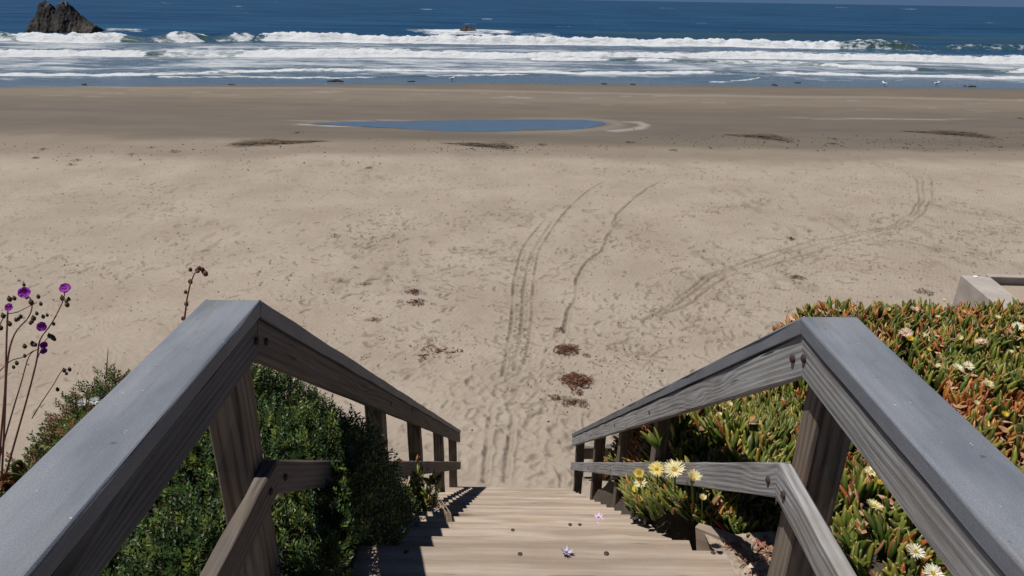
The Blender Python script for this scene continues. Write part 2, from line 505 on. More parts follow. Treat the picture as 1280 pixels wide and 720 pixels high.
# low berm lines, wet terraces, foreshore
Z += 0.10 * np.exp(-((Y - 25.5 - 0.6 * fbm(X / 7, Y * 0, 61, 2)) / 1.5) ** 2) * (0.4 + 0.6 * vnoise(X / 8, X * 0, 63))
Yshore = Ys(X)
Z = np.where(Y > 38, Z - 0.0265 * (Y - 38) * 1.0, Z)
slope_z = SEA_Z - 0.03 * (Y - Yshore)
k = sstep(-6, -1.0, Y - Yshore)
Z = Z * (1 - k) + (slope_z + 0.012 * fbm(X / 2.5, Y / 1.0, 71, 3)) * k
psd = poly_sd(X, Y, pool_xy)
inb = sstep(3.0, 0.3, psd)
Z = Z * (1 - inb) + (POOL_Z + 0.006) * inb
Z = Z - 0.05 * sstep(0.05, -0.6, psd)
dark_marks = np.zeros_like(Z)  # how far the sand colour darkens in prints, tracks and scattered flecks

def carve(px, width, depth, dark, wob=0.0, zz=0.0):
    """press a long mark into the sand along a line"""
    width = width * 0.62
    P = np.array([atz(a, b)[:2] for a, b in px])
    # finer polyline
    L = np.concatenate([[0], np.cumsum(np.hypot(*np.diff(P, axis=0).T))])
    s = np.arange(0, L[-1], 0.05)
    qx = np.interp(s, L, P[:, 0]); qy = np.interp(s, L, P[:, 1])
    if len(s) > 40:
        kk = np.ones(25) / 25
        qx[12:-12] = np.convolve(qx, kk, 'valid'); qy[12:-12] = np.convolve(qy, kk, 'valid')
    qx = qx + wob * fbm(s / 0.8, s * 0, int(width * 1000) + len(px), 2)
    tmp = np.full(Z.shape, 1e9)
    r = width * 3.2
    for i in range(len(s)):
        cy = Wd * 0 + 0
        j0, j1 = np.searchsorted(ys, qy[i] - r - .2), np.searchsorted(ys, qy[i] + r + .2)
        j0 = max(j0 - 1, 0); j1 = min(j1 + 1, NYs)
        wdt = Wd[(j0 + j1) // 2]
        i0 = max(np.searchsorted(ts, (qx[i] - r) / wdt) - 2, 0); i1 = min(np.searchsorted(ts, (qx[i] + r) / wdt) + 3, NXs)
        sl_ = (slice(j0, j1), slice(i0, i1))
        dd = np.hypot(X[sl_] - qx[i], (Y[sl_] - qy[i]))
        np.minimum(tmp[sl_], dd, out=tmp[sl_])
    g = np.exp(-(tmp / width) ** 2)
    rim = np.exp(-((tmp - width * 1.9) / (width * 0.8)) ** 2)
    var = np.clip(0.3 + 1.3 * vnoise(X / 0.45, Y / 0.6, 5 + len(px)), 0, 1.2) * sstep(Y.max(), Y.max() - 1, Y)
    var = var * sstep(0.2, 1.6, np.hypot(X - qx[-1], Y - qy[-1]))
    return -depth * g * var + depth * 0.45 * rim * var, g ** 0.8 * min(1.0, dark * 1.7) * var

def add_track(*a, **k):
    global Z, dark_marks
    dz, dm = carve(*a, **k)
    Z = Z + dz; dark_marks = np.maximum(dark_marks, dm)

# wheel marks running up from the stairs
add_track([(628, 470), (640, 400), (642, 350), (652, 310), (672, 283), (690, 268)], 0.045, 0.028, 0.62)
add_track([(643, 462), (652, 410), (654, 360), (662, 320), (680, 290), (697, 268)], 0.05, 0.024, 0.5)
add_track([(655, 455), (664, 410), (667, 350), (672, 315), (690, 285), (708, 262), (735, 238), (765, 222)], 0.045, 0.022, 0.5)
add_track([(606, 600), (609, 560), (614, 520), (621, 490), (630, 465)], 0.06, 0.03, 0.16)
add_track([(632, 600), (638, 545), (645, 510), (652, 475)], 0.06, 0.03, 0.14)
# single wandering line
add_track([(705, 415), (715, 375), (724, 350), (733, 326), (755, 308), (762, 290), (772, 268), (790, 248), (815, 232), (838, 218)], 0.05, 0.03, 0.75, wob=0.08)
# vehicle track bending away to the right
for o_, dk in ((0, .42), (8, .34), (20, .40)):
    add_track([(800 + o_, 400 - o_ * .3), (845 + o_, 372 + o_ * .25), (890, 342 + o_ * .6), (940, 322 + o_ * .75), (1000, 306 + o_ * .7), (1060, 293 + o_ * .55),
               (1110 + o_ * .2, 284 + o_ * .35), (1140 + o_ * .5, 268 + o_ * .3), (1150 + o_ * .8, 248), (1148 + o_ * .9, 232), (1140 + o_, 216)], 0.055, 0.02, dk, wob=0.12)
add_track([(1105, 300), (1150, 306), (1190, 318), (1215, 335), (1222, 345)], 0.10, 0.02, 0.3, wob=0.25)
add_track([(1170, 255), (1220, 268), (1290, 280)], 0.10, 0.02, 0.35, wob=0.25)

# footprints
def prints(px, n, spread, dark=0.6, size=1.0, depth=0.009):
    global Z, dark_marks
    P = np.array([atz(a, b)[:2] for a, b in px])
    L = np.concatenate([[0], np.cumsum(np.hypot(*np.diff(P, axis=0).T))]) if len(P) > 1 else np.array([0.0])
    for i in range(n):
        s = L[-1] * (i + rng.random()) / n
        cx = np.interp(s, L, P[:, 0]) + rng.normal() * spread
        cy = np.interp(s, L, P[:, 1]) + rng.normal() * spread
        one(cx, cy, dark, size, depth)

def one(cx, cy, dark, size, depth):
    a = rng.random() * math.pi
    la, lb = (0.11 * size * rng.uniform(.6, 1.3), 0.055 * size * rng.uniform(.6, 1.3))
    r = la * 2.2
    j0, j1 = max(np.searchsorted(ys, cy - r) - 1, 0), min(np.searchsorted(ys, cy + r) + 1, NYs)
    wdt = 0.78 * (0.92 * cy + 2.2)
    i0, i1 = max(np.searchsorted(ts, (cx - r) / wdt) - 1, 0), min(np.searchsorted(ts, (cx + r) / wdt) + 1, NXs)
    if i1 - i0 < 2 or j1 - j0 < 2: return
    dx = X[j0:j1, i0:i1] - cx; dy = Y[j0:j1, i0:i1] - cy
    u = (dx * math.cos(a) + dy * math.sin(a)) / la; v = (-dx * math.sin(a) + dy * math.cos(a)) / lb
    q = np.sqrt(u * u + v * v)
    dep = depth * rng.uniform(.5, 1.3)
    Z[j0:j1, i0:i1] += -dep * np.exp(-q ** 4) + dep * .5 * np.exp(-((q - 1.45) / .4) ** 2)
    m_ = dark * rng.uniform(.3, 1.5) * np.exp(-(((q - 0.75) / 0.45) ** 2)) * (0.5 + 0.5 * np.sign(v + 0.2))
    dark_marks[j0:j1, i0:i1] = np.maximum(dark_marks[j0:j1, i0:i1], m_)

prints([(640, 470), (648, 420), (652, 370), (658, 320)], 90, 0.16, 0.6, 0.8)
prints([(190, 222), (205, 255), (225, 290), (245, 320), (275, 345)], 60, 0.28, 0.7)
prints([(0, 355), (30, 330), (70, 320)], 30, 0.5, 0.6)
prints([(60, 345), (130, 335), (200, 345)], 40, 0.6, 0.5)
prints([(330, 310), (420, 340), (480, 380), (560, 410)], 150, 1.2, 0.6)
prints([(430, 290), (480, 270), (500, 290), (440, 300)], 90, 0.7, 0.7)
prints([(535, 270), (580, 278), (625, 270), (640, 250)], 70, 0.35, 0.6)
prints([(575, 320), (600, 310), (640, 305)], 30, 0.3, 0.6)
prints([(560, 360), (590, 340), (600, 315)], 40, 0.5, 0.6)
prints([(640, 300), (650, 350), (648, 400), (640, 450)], 120, 0.25, 0.55, 0.9)
prints([(700, 330), (760, 300), (800, 280)], 60, 0.6, 0.6)
prints([(690, 345), (730, 315), (770, 300), (830, 300)], 50, 0.4, 0.55)
prints([(860, 270), (900, 262), (960, 248)], 50, 0.2, 0.6)
prints([(780, 400), (850, 370), (940, 330), (1060, 300), (1150, 270)], 300, 0.7, 0.6)
prints([(815, 395), (855, 370), (900, 345), (950, 330), (1010, 313), (1070, 299), (1120, 288), (1150, 268), (1160, 246), (1154, 220)], 130, 0.25, 0.45, 0.8)
prints([(800, 420), (860, 400), (930, 380)], 150, 0.8, 0.55)
prints([(980, 330), (1060, 325), (1110, 335)], 60, 0.5, 0.6)
prints([(1060, 230), (1100, 245), (1130, 260)], 40, 0.5, 0.5)
prints([(1180, 250), (1230, 270), (1290, 285)], 60, 0.5, 0.6)
prints([(1190, 305), (1240, 290), (1290, 285)], 60, 0.4, 0.6)
prints([(1200, 325), (1250, 310), (1290, 305)], 40, 0.3, 0.6)
prints([(700, 210), (800, 215), (950, 225), (1100, 215)], 150, 1.6, 0.5)
prints([(300, 230), (450, 225), (600, 230)], 120, 1.4, 0.45)
prints([(0, 240), (150, 235), (300, 245)], 80, 1.4, 0.45)
prints([(480, 440), (540, 430), (580, 440)], 60, 0.6, 0.55, 0.8)
prints([(640, 480), (670, 460), (700, 490)], 60, 0.5, 0.4)
prints([(580, 480), (620, 540), (640, 590)], 110, 0.7, 0.10, 1.2, 0.018)
prints([(660, 500), (690, 560), (700, 590)], 70, 0.5, 0.10, 1.2, 0.018)
prints([(740, 430), (790, 450), (830, 430)], 60, 0.7, 0.5)
for i in range(1500):                      # loose scatter all over the dry sand
    py = rng.uniform(205, 560) if rng.random() < .6 else rng.uniform(205, 330)
    p = atz(rng.uniform(-30, 1310), py)
    one(p[0], p[1], 0.5, rng.uniform(.4, .9), 0.009)

wline = np.interp(X / (Y + 2), np.array([-.9, -.4, 0, .3, .55, .75, 1.0]), np.array([24.6, 25.3, 26.0, 25.8, 26.6, 27.0, 25.8])) + 0.7 * fbm(X / 2.5, Y / 2.5, 81, 4)
wet = 0.55 * sstep(wline - 1.1, wline + 0.5, Y) + 0.45 * sstep(27.6, 29.4, Y + 0.8 * fbm(X / 3, Y / 3, 83, 3))
wet = wet - 0.18 * sstep(40.5, 43.0, Y) * sstep(50, 46, Y)
damp = 0.85 * sstep(28.6, 30.4, Y + fbm(X / 6, Y / 2, 85, 3)) * sstep(41, 35.5, Y + fbm(X / 6, Y / 2, 87, 3)) + 0.9 * sstep(-2.2, -0.2, Y - Yshore)
damp = np.maximum(damp, 0.8 * sstep(1.3, 0.1, psd + 0.5 * fbm(X / 1.5, Y / 0.8, 88, 3)))
damp *= np.where(Y < 45, 0.45 + 0.55 * sstep(-.5, .35, fbm(X / 9, Y / 1.6, 89, 3)), 1.0)
# paler sand colour on the pool's rim and in thin lines
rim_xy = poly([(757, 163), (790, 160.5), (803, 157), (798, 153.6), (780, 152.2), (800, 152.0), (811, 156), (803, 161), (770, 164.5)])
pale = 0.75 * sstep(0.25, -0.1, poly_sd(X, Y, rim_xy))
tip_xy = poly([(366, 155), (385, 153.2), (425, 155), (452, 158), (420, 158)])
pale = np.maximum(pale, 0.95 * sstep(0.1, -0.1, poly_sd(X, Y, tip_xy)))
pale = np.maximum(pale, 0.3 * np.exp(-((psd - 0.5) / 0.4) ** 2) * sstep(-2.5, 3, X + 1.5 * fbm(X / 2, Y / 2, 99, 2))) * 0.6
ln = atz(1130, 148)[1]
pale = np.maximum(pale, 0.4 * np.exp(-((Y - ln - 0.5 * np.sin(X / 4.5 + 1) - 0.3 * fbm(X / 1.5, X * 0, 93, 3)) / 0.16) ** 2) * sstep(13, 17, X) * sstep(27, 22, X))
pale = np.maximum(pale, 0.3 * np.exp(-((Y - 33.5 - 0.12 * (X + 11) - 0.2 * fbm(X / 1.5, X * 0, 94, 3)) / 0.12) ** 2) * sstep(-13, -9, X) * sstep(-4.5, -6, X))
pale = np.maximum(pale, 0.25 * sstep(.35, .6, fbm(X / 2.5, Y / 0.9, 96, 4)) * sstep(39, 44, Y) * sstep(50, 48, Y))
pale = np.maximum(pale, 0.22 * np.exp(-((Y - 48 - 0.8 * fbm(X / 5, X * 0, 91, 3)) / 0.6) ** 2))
dark_marks = np.clip(dark_marks + 0.35 * sstep(0.15, 0.5, fbm(X / 0.22, Y / 0.5, 95, 3)) * sstep(0.05, 0.35, fbm(X / 2.6, Y / 2.6, 97, 3)) * dryness * (0.3 + 0.7 * sstep(10, 14, Y)), 0, 1)
dark_marks *= 1 - 0.9 * sstep(28.5, 30, Y)
Zs = Z.copy()
idx = np.arange(NYs * NXs).reshape(NYs, NXs)
quads = np.stack([idx[:-1, :-1], idx[:-1, 1:], idx[1:, 1:], idx[1:, :-1]], -1).reshape(-1, 4)
V = np.stack([X, Y, Z], -1).reshape(-1, 3)
sand = mesh_np('sand_beach', V, [quads], SAND, attrs=dict(wet=np.clip(wet, 0, 1).ravel(), dark_marks=dark_marks.ravel(), pale=pale.ravel(), damp=np.clip(damp, 0, 1).ravel()))
tag(sand, kind='structure')

def sand_z(x, y):
    j = int(np.clip(np.searchsorted(ys, y), 1, NYs - 1))
    i = int(np.clip(np.searchsorted(ts, x / Wd[j]), 1, NXs - 1))
    return float(Zs[j, i])

# ---- pool water
def smooth_closed(P, n=140, jitter=0.12):
    P = np.vstack([P, P[:1]])
    L = np.concatenate([[0], np.cumsum(np.hypot(*np.diff(P, axis=0).T))])
    s = np.linspace(0, L[-1], n, endpoint=False)
    q = np.stack([np.interp(s, L, P[:, 0]), np.interp(s, L, P[:, 1])], -1)
    for _ in range(2): q = (np.roll(q, 1, 0) + q * 2 + np.roll(q, -1, 0)) / 4
    return q + np.stack([0.3 * fbm(s / 1.3, s * 0, 3, 3), 0.25 * fbm(s / 2.2, s * 0 + 9, 4, 4)], -1)
pq = smooth_closed(pool_xy)
pm = bpy.data.meshes.new('tide_pool')
pm.from_pydata([(a, b, POOL_Z + 0.012) for a, b in pq], [], [tuple(range(len(pq)))])
pm.materials.append(POOL)
if pm.polygons[0].normal.z < 0: pm.flip_normals()
tag(link(bpy.data.objects.new('tide_pool', pm)), kind='structure')

# ---- the sea with its rows of breakers
ys2 = list(np.arange(45.0, 62, 0.36)) + list(np.arange(62.0, 118, 0.38)) + list(np.arange(118.0, 135, 0.8))
yy = 135.5
while yy < 20000:
    ys2.append(yy); yy *= 1.03
ys2 = np.array(ys2)
NX2 = 640
t2 = np.concatenate([[-12, -6, -3, -1.8, -1.3, -1.1], np.linspace(-1.03, 1.03, NX2), [1.1, 1.3, 1.8, 3, 6, 12]])
W2 = 0.78 * (0.92 * ys2 + 2.2)
X2 = t2[None, :] * W2[:, None]; Y2 = np.repeat(ys2[:, None], len(t2), 1)
PXx = 640 + 850 * X2 / (0.92 * Y2 + 2.35)              # bearing, used to read measured breaker lengths
U = X2 / (0.92 * Y2 + 2.35) * 850 + 640
calm = sstep(0, 6, Y2 - Ys(X2))
Z2 = SEA_Z + calm * (0.16 * fbm(X2 / 14, Y2 / 5.0, 101, 4)) * sstep(2, 30, Y2 - Ys(X2)) + 0.02 * fbm(X2 / 1.6, Y2 / .9, 103, 2) * calm
swell = 0.22 * np.sin((Y2 + 4 * fbm(X2 / 60, Y2 / 60, 105, 2)) * 2 * math.pi / 23.0) * sstep(95, 130, Y2) * sstep(2500, 500, Y2)
Z2 += swell * (0.5 + vnoise(X2 / 50, Y2 / 40, 107))
foam = np.zeros_like(Z2); green = np.zeros_like(Z2)
shallow = sstep(103, 88, Y2 + 6 * fbm(X2 / 20, Y2 / 12, 109, 3))
lace = shallow * (0.62 + 0.6 * fbm(X2 / 9, Y2 / 3, 111, 3)) * sstep(2, 9, Y2 - Ys(X2))

def breaker(px, height, segs, back=7.0, front=1.3, run=4.0, seed=0, whole=1.0):
    """px: foot of the white water as measured; segs: list of (u0, u1, foam 0..1)"""
    global Z2, foam, green
    P = np.array([atz(a, b, SEA_Z) for a, b in px])
    u = np.array([a for a, b in px], float)
    yc = np.interp(U, u, P[:, 1]) + 1.1 * fbm(X2 / 7, X2 * 0 + seed, 120 + seed, 4)
    s = Y2 - yc                                           # >0 seaward of the foot
    hh = height * (0.75 + 0.5 * vnoise(X2 / 9, X2 * 0 + 3, 130 + seed))
    f = np.zeros_like(U); on_ = np.zeros_like(U)
    ju = U + 34 * fbm(X2 / 2.4, Y2 / 1.3, 140 + seed, 4)
    for a, b, v in segs:
        e = sstep(a - 14, a + 14, ju) * sstep(b + 14, b - 14, ju)
        f = np.maximum(f, e * v); on_ = np.maximum(on_, sstep(a - 60, a + 20, U) * sstep(b + 60, b - 20, U) * (1.0 if v > .4 else .6))
    prof = np.where(s < front, sstep(0, front, s), np.exp(-((s - front) / back) ** 2))
    lump = fbm(X2 / 1.1, Y2 / 0.8, 150 + seed, 3)
    Z2 = Z2 + hh * on_ * prof * (1 + 0.42 * f * lump) + 0.12 * f * lump * prof
    white = np.where(s < 0, np.exp(-(s / (0.5 * run * (0.6 + 0.6 * vnoise(X2 / 4, X2 * 0, 160 + seed)))) ** 2) * 0.75,
                     np.where(s < front + 0.3 * run, 1.0, np.exp(-((s - front - 0.3 * run) / (0.9 * run)) ** 2)))
    foam = np.maximum(foam, f * white * (1 + 0.22 * fbm(X2 / 2.2, Y2 / 0.9, 170 + seed, 4)))
    face = on_ * np.exp(-((s - front * .4) / (front * .9)) ** 2) * (1 - f)
    green = np.maximum(green, np.clip(face * 1.3, 0, 1))

# outer row
breaker([(-200, 50), (0, 50.5), (100, 53.5), (200, 52.5), (330, 51), (480, 53.5), (640, 55.5), (800, 57), (960, 59.5), (1100, 61), (1400, 64)], 0.92,
        [(-300, 5, .9), (22, 152, 1.0), (206, 238, .9), (286, 308, .8), (322, 700, 1.0), (690, 900, 1.0), (880, 1050, 1.0), (1040, 1120, .42), (1180, 1320, .35)], seed=1, run=2.6)
# second row
breaker([(-200, 71), (0, 71.5), (165, 71), (290, 70.5), (480, 71.5), (640, 72.5), (800, 73.5), (900, 73), (1000, 73.5), (1120, 76.5), (1280, 79), (1500, 84)], 0.46,
        [(-300, 166, 1.0), (185, 290, .55), (285, 660, 1.0), (640, 760, .8), (760, 900, .75), (880, 1320, 1.0)], seed=2, run=2.2)
# broken rows between
breaker([(640, 74.5), (760, 76.5), (860, 79), (960, 80.5), (1100, 86), (1200, 90), (1400, 96)], 0.24,
        [(660, 740, .8), (780, 850, .8), (880, 1010, .55), (1020, 1150, .8), (1180, 1262, .25), (1258, 1400, .8)], back=3.0, front=.6, run=1.0, seed=3)
# last spill on the sand
breaker([(-200, 97), (0, 95.5), (120, 96.0), (320, 90.5), (470, 89.5), (640, 91.5), (800, 92.5), (900, 91.5), (960, 92), (1080, 94.5), (1280, 98.5), (1500, 103)], 0.09,
        [(-300, 170, .85), (150, 640, .75), (630, 902, 1.0), (962, 1400, .95)], back=2.0, front=.35, run=.75, seed=4)
breaker([(200, 97), (330, 97.5), (480, 96.5), (560, 95), (640, 93.5)], 0.04, [(190, 460, .6), (520, 650, .6)], back=1.2, front=.3, run=.4, seed=5)
breaker([(900, 103), (935, 100), (960, 95), (975, 92.5)], 0.03, [(885, 965, .65)], back=.8, front=.2, run=.3, seed=6)
# wash round the rocks and a few caps far out
def wash(u0, u1, y0, y1, v, seed):
    global foam
    a = atz(640, y1, SEA_Z)[1]; b = atz(640, y0, SEA_Z)[1]
    qq = ((U - (u0 + u1) / 2) / ((u1 - u0) / 2)) ** 2 + ((Y2 - (a + b) / 2) / ((b - a) / 2)) ** 2
    g = np.clip(1.25 - qq + 0.7 * fbm(X2 / 5, Y2 / 2, seed, 4), 0, 1)
    foam = np.maximum(foam, v * g * (0.5 + 0.7 * vnoise(X2 / 3, Y2 / 1.2, seed)))
wash(505, 645, 38.5, 43.5, .75, 201)
wash(118, 185, 42, 48, .6, 202)
wash(640, 700, 41, 44.5, .55, 203)
wash(676, 728, 31.2, 33.2, .8, 204)
wash(60, 150, 46.5, 49.5, .5, 205)
wash(780, 880, 43, 46, .4, 206)
wash(1040, 1200, 50, 60, .33, 207)
for i in range(24):
    u0 = rng.uniform(0, 1280); v0 = max(1.5, 2 + 30 * rng.random() ** 1.3 + min(0, (u0 - 640) * .0157))
    wash(u0, u0 + rng.uniform(18, 30), v0, v0 + .4 + .02 * v0, .62, 300 + i)
band = np.exp(-((Y2 - atz(980, 45, SEA_Z)[1]) / 9) ** 2) * sstep(690, 780, U)
green = np.maximum(green, 0.55 * band)
idx = np.arange(len(ys2) * len(t2)).reshape(len(ys2), len(t2))
quads = np.stack([idx[:-1, :-1], idx[:-1, 1:], idx[1:, 1:], idx[1:, :-1]], -1).reshape(-1, 4)
sea = mesh_np('sea', np.stack([X2, Y2, Z2], -1).reshape(-1, 3), [quads], SEA,
              attrs=dict(foam=np.clip(foam, 0, 1).ravel(), shallow=shallow.ravel(), lace=np.clip(lace, 0, 1).ravel(), green=green.ravel()))
tag(sea, kind='structure')

# ---- the planted bank on either side of the stairs
SL = 0.768
def tread_z(y): return H - 1.73 - 0.768 * np.maximum(y - 1.80, 0.0)
PLAT = H - 1.66

def bed_right(x, y):
    base = tread_z(y) + 0.02
    T = PLAT - 0.02 + 0.05 * np.sin(x * 2.1) - 0.40 * np.maximum(y - 2.0, 0) * sstep(1.95, 1.25, x)
    sh_ = 0.28 * sstep(2.2, 2.05, y)
    z = base - 0.05 + (T - base + 0.05) * sstep(0.70, 1.00, x - sh_)
    crest = 3.62 + 0.08 * np.sin(x * 1.7)
    z = np.minimum(z, np.maximum(T, base) + 0.12 - 1.15 * (y - crest))
    z = np.maximum(z, np.where(y > crest + .3, -9.0, base - .03))
    return z + 0.09 * fbm(x / 0.55, y / 0.55, 401, 3)

def bed_left(x, y):
    base = tread_z(y)
    a = 0.54 * sstep(1.36, 1.47, y) * sstep(3.35, 1.9, y)
    edge = sstep(-0.47, -0.60, x + 0.05 * fbm(y / 0.25, y * 0, 417, 2) - 0.035 * sstep(1.40, 1.5, y) * sstep(2.0, 1.75, y))
    z = base - 0.25 + (0.27 + a) * edge
    plat = PLAT + 0.06 - 0.15 * sstep(-1.25, -1.5, x)
    z = z + np.maximum(plat - z, 0) * sstep(-0.80, -1.35, x)
    crest = 2.78 + 0.06 * sstep(-1.2, -2.0, x)
    z = np.minimum(z, plat + 0.10 - 1.2 * (y - crest))
    z = np.minimum(z, plat + 0.04 - 1.25 * np.maximum(-1.93 - x, 0))
    low = sstep(1.50, 1.25, y) * sstep(-0.95, -0.6, x)      # dips under the near rail
    z = z - 0.22 * low
    return z + 0.13 * fbm(x / 0.30, y / 0.30, 411, 3)

def bank(name, fun, x0, x1, sink, m):
    gx = np.linspace(x0, x1, 110); gy = np.linspace(-3.0, 9.5, 170)
    A, B = np.meshgrid(gx, gy)
    zz = np.maximum(fun(A, B) - sink, -0.4)
    idx = np.arange(A.size).reshape(A.shape)
    q = np.stack([idx[:-1, :-1], idx[:-1, 1:], idx[1:, 1:], idx[1:, :-1]], -1).reshape(-1, 4)
    return tag(mesh_np(name, np.stack([A, B, zz], -1).reshape(-1, 3), [q], m), kind='structure')
bank('bank_soil', bed_right, 0.70, 9.0, 0.06, SOIL)
bank('bank_soil', bed_left, -9.0, -0.50, 0.12, SOIL)

# ================================================================== STAIRS AND RAILINGS
def board(name, p0, p1, up, width, thick, m, parent, cut0=(0, 0), cut1=(0, 0), cham=0.004, seg=10, wob=0.0015, chams=None):
    """one plank: p0..p1 centre line, 'up' the way its width runs; ends may be cut aslant (shift of x per thickness, per width)"""
    p0, p1 = Vector(p0), Vector(p1)
    xa = (p1 - p0); L = xa.length; xa.normalize()
    za = Vector(up); za = (za - xa * za.dot(xa)).normalized()
    ya = za.cross(xa)
    hw, ht = width / 2, thick / 2
    c = cham
    prof = [(-ht + c, -hw), (ht - c, -hw), (ht, -hw + c), (ht, hw - c), (ht - c, hw), (-ht + c, hw), (-ht, hw - c), (-ht, -hw + c)]
    if chams: prof = chams
    n = len(prof)
    v = []; f = []
    seed = random.random() * 100
    xs = [0.0, 0.004] + [L * i / seg for i in range(1, seg)] + [L - 0.004, L]
    for i, x in enumerate(xs):
        t = x / L
        for k, (a, b) in enumerate(prof):
            e = wob * math.sin(seed + x * 9.1 + k * 1.7) + wob * 0.7 * math.sin(seed * 2 + x * 23.0 + k)
            if i in (0, len(xs) - 1): sc_ = 0.97
            else: sc_ = 1.0
            aa, bb = a * sc_ + e, b * (1 - (1 - sc_) * .3) + e
            sh = (cut0[0] * aa + cut0[1] * bb) * (1 - t) + (cut1[0] * aa + cut1[1] * bb) * t
            v.append((x + sh, aa, bb))
    for i in range(len(xs) - 1):
        for k in range(n):
            f.append((i * n + k, (i + 1) * n + k, (i + 1) * n + (k + 1) % n, i * n + (k + 1) % n))
    f.append(tuple(range(n))); f.append(tuple(range(len(v) - 1, len(v) - n - 1, -1)))
    mb = MB(); mb.add(v, f)
    o = mb.build(name, m, parent)
    M = Matrix((xa, ya, za)).transposed().to_4x4()
    M.translation = p0
    base = parent.location if parent is not None else Vector((0, 0, 0))
    o.matrix_basis = Matrix.Translation(-Vector(base)) @ M
    return o

def bolt(parent_board, world, normal, r=0.012, h=0.008, m=RUST, name='bolt'):
    """a bolt head lying on a plank"""
    nrm = Vector(normal).normalized(); r *= 0.78 if m is RUST else 1.0; h *= 0.7
    mb = MB()
    a = nrm.orthogonal().normalized(); b = nrm.cross(a)
    ring = lambda rr, hh: [tuple((a * math.cos(t) + b * math.sin(t)) * rr + nrm * hh) for t in [i * math.pi / 4 for i in range(8)]]
    v = ring(r, -0.003) + ring(r, h * .6) + ring(r * .6, h) + [tuple(nrm * h)]
    f = []
    for q in range(2):
        for i in range(8): f.append((q * 8 + i, q * 8 + (i + 1) % 8, q * 8 + 8 + (i + 1) % 8, q * 8 + 8 + i))
    for i in range(8): f.append((16 + i, 16 + (i + 1) % 8, 24))
    mb.add(v, f)
    o = mb.build(name, m, parent_board, True)
    top = parent_board.parent
    Wm = Matrix.Translation(top.location) @ parent_board.matrix_basis
    o.matrix_basis = Wm.inverted() @ Matrix.Translation(Vector(world))
    return o

NT_ = 19
RUN = 0.27; RISE = RUN * SL
st = empty('wooden_stairs', (0, 1.0, H - 1.75), 'weathered wooden stairs running down to the beach between the two railings', 'stairs')
TW = 0.28
treads = []
for i in range(NT_):
    yN = 1.80 + RUN * i; z = H - 1.73 - RISE * i
    xl, xr = -0.72 + 0.03 * random.uniform(-1, 1), 0.715 - 0.0 * i + 0.008 * random.uniform(-1, 1)
    if i == 0: xr = 0.745
    o = board('tread', (xl, yN - TW / 2, z - 0.02), (xr, yN - TW / 2 + random.uniform(-.004, .004), z - 0.02), (0, 1, 0), TW, 0.042, WOOD_TREAD, st,
              cham=0.007, seg=14, wob=0.0018)
    treads.append(o)
    board('riser', (xl + .03, yN - TW + 0.045, z - RISE / 2 - 0.045), (xr - .03, yN - TW + 0.045, z - RISE / 2 - 0.045), (0, 0, 1), RISE - 0.05, 0.02, WOOD_TREAD, st)
for k_ in range(4):                                       # landing boards the camera stands on
    yN = 1.80 - TW - 0.006 - k_ * 0.286
    board('deck_board', (-0.74, yN - TW / 2, H - 1.752), (0.745, yN - TW / 2, H - 1.752), (0, 1, 0), TW, 0.042, WOOD_TREAD, st, cham=0.006)
for sx in (-0.70, 0.70):
    a0 = (sx, 1.62, H - 1.73 - 0.20); a1 = (sx, 1.62 + RUN * 18.6, H - 1.73 - 0.20 - RISE * 18.6)
    board('stringer', a0, a1, (0, 0.6, 0.8), 0.26, 0.045, WOOD_BROWN, st, (0, -SL), (0, -SL))
# board butted against the second tread on the right, holding back the soil
b_ = board('edging_board', (0.728, 2.02, H - 1.895), (0.985, 1.80, H - 1.83), (0, 0, 1), 0.14, 0.04, WOOD_TREAD, st)
for px, py, i in ((650, 692, 0), (758, 691, 0), (919, 691, 0), (508, 689, 0), (712, 649, 3), (724, 648.5, 3), (641, 657, 2)):
    z = H - 1.73 - RISE * i
    p = atz(px, py + 0.8, z + 0.001)
    p[1] = min(p[1], 1.80 + RUN * i - .012); p[0] = min(p[0], .70)
    bolt(treads[i], p, (0, 0, 1), 0.009, 0.004, NAIL, 'nail')

A = math.atan(SL)
TH2 = math.tan(A / 2)
cp = math.cos(A); sn = math.sin(A)

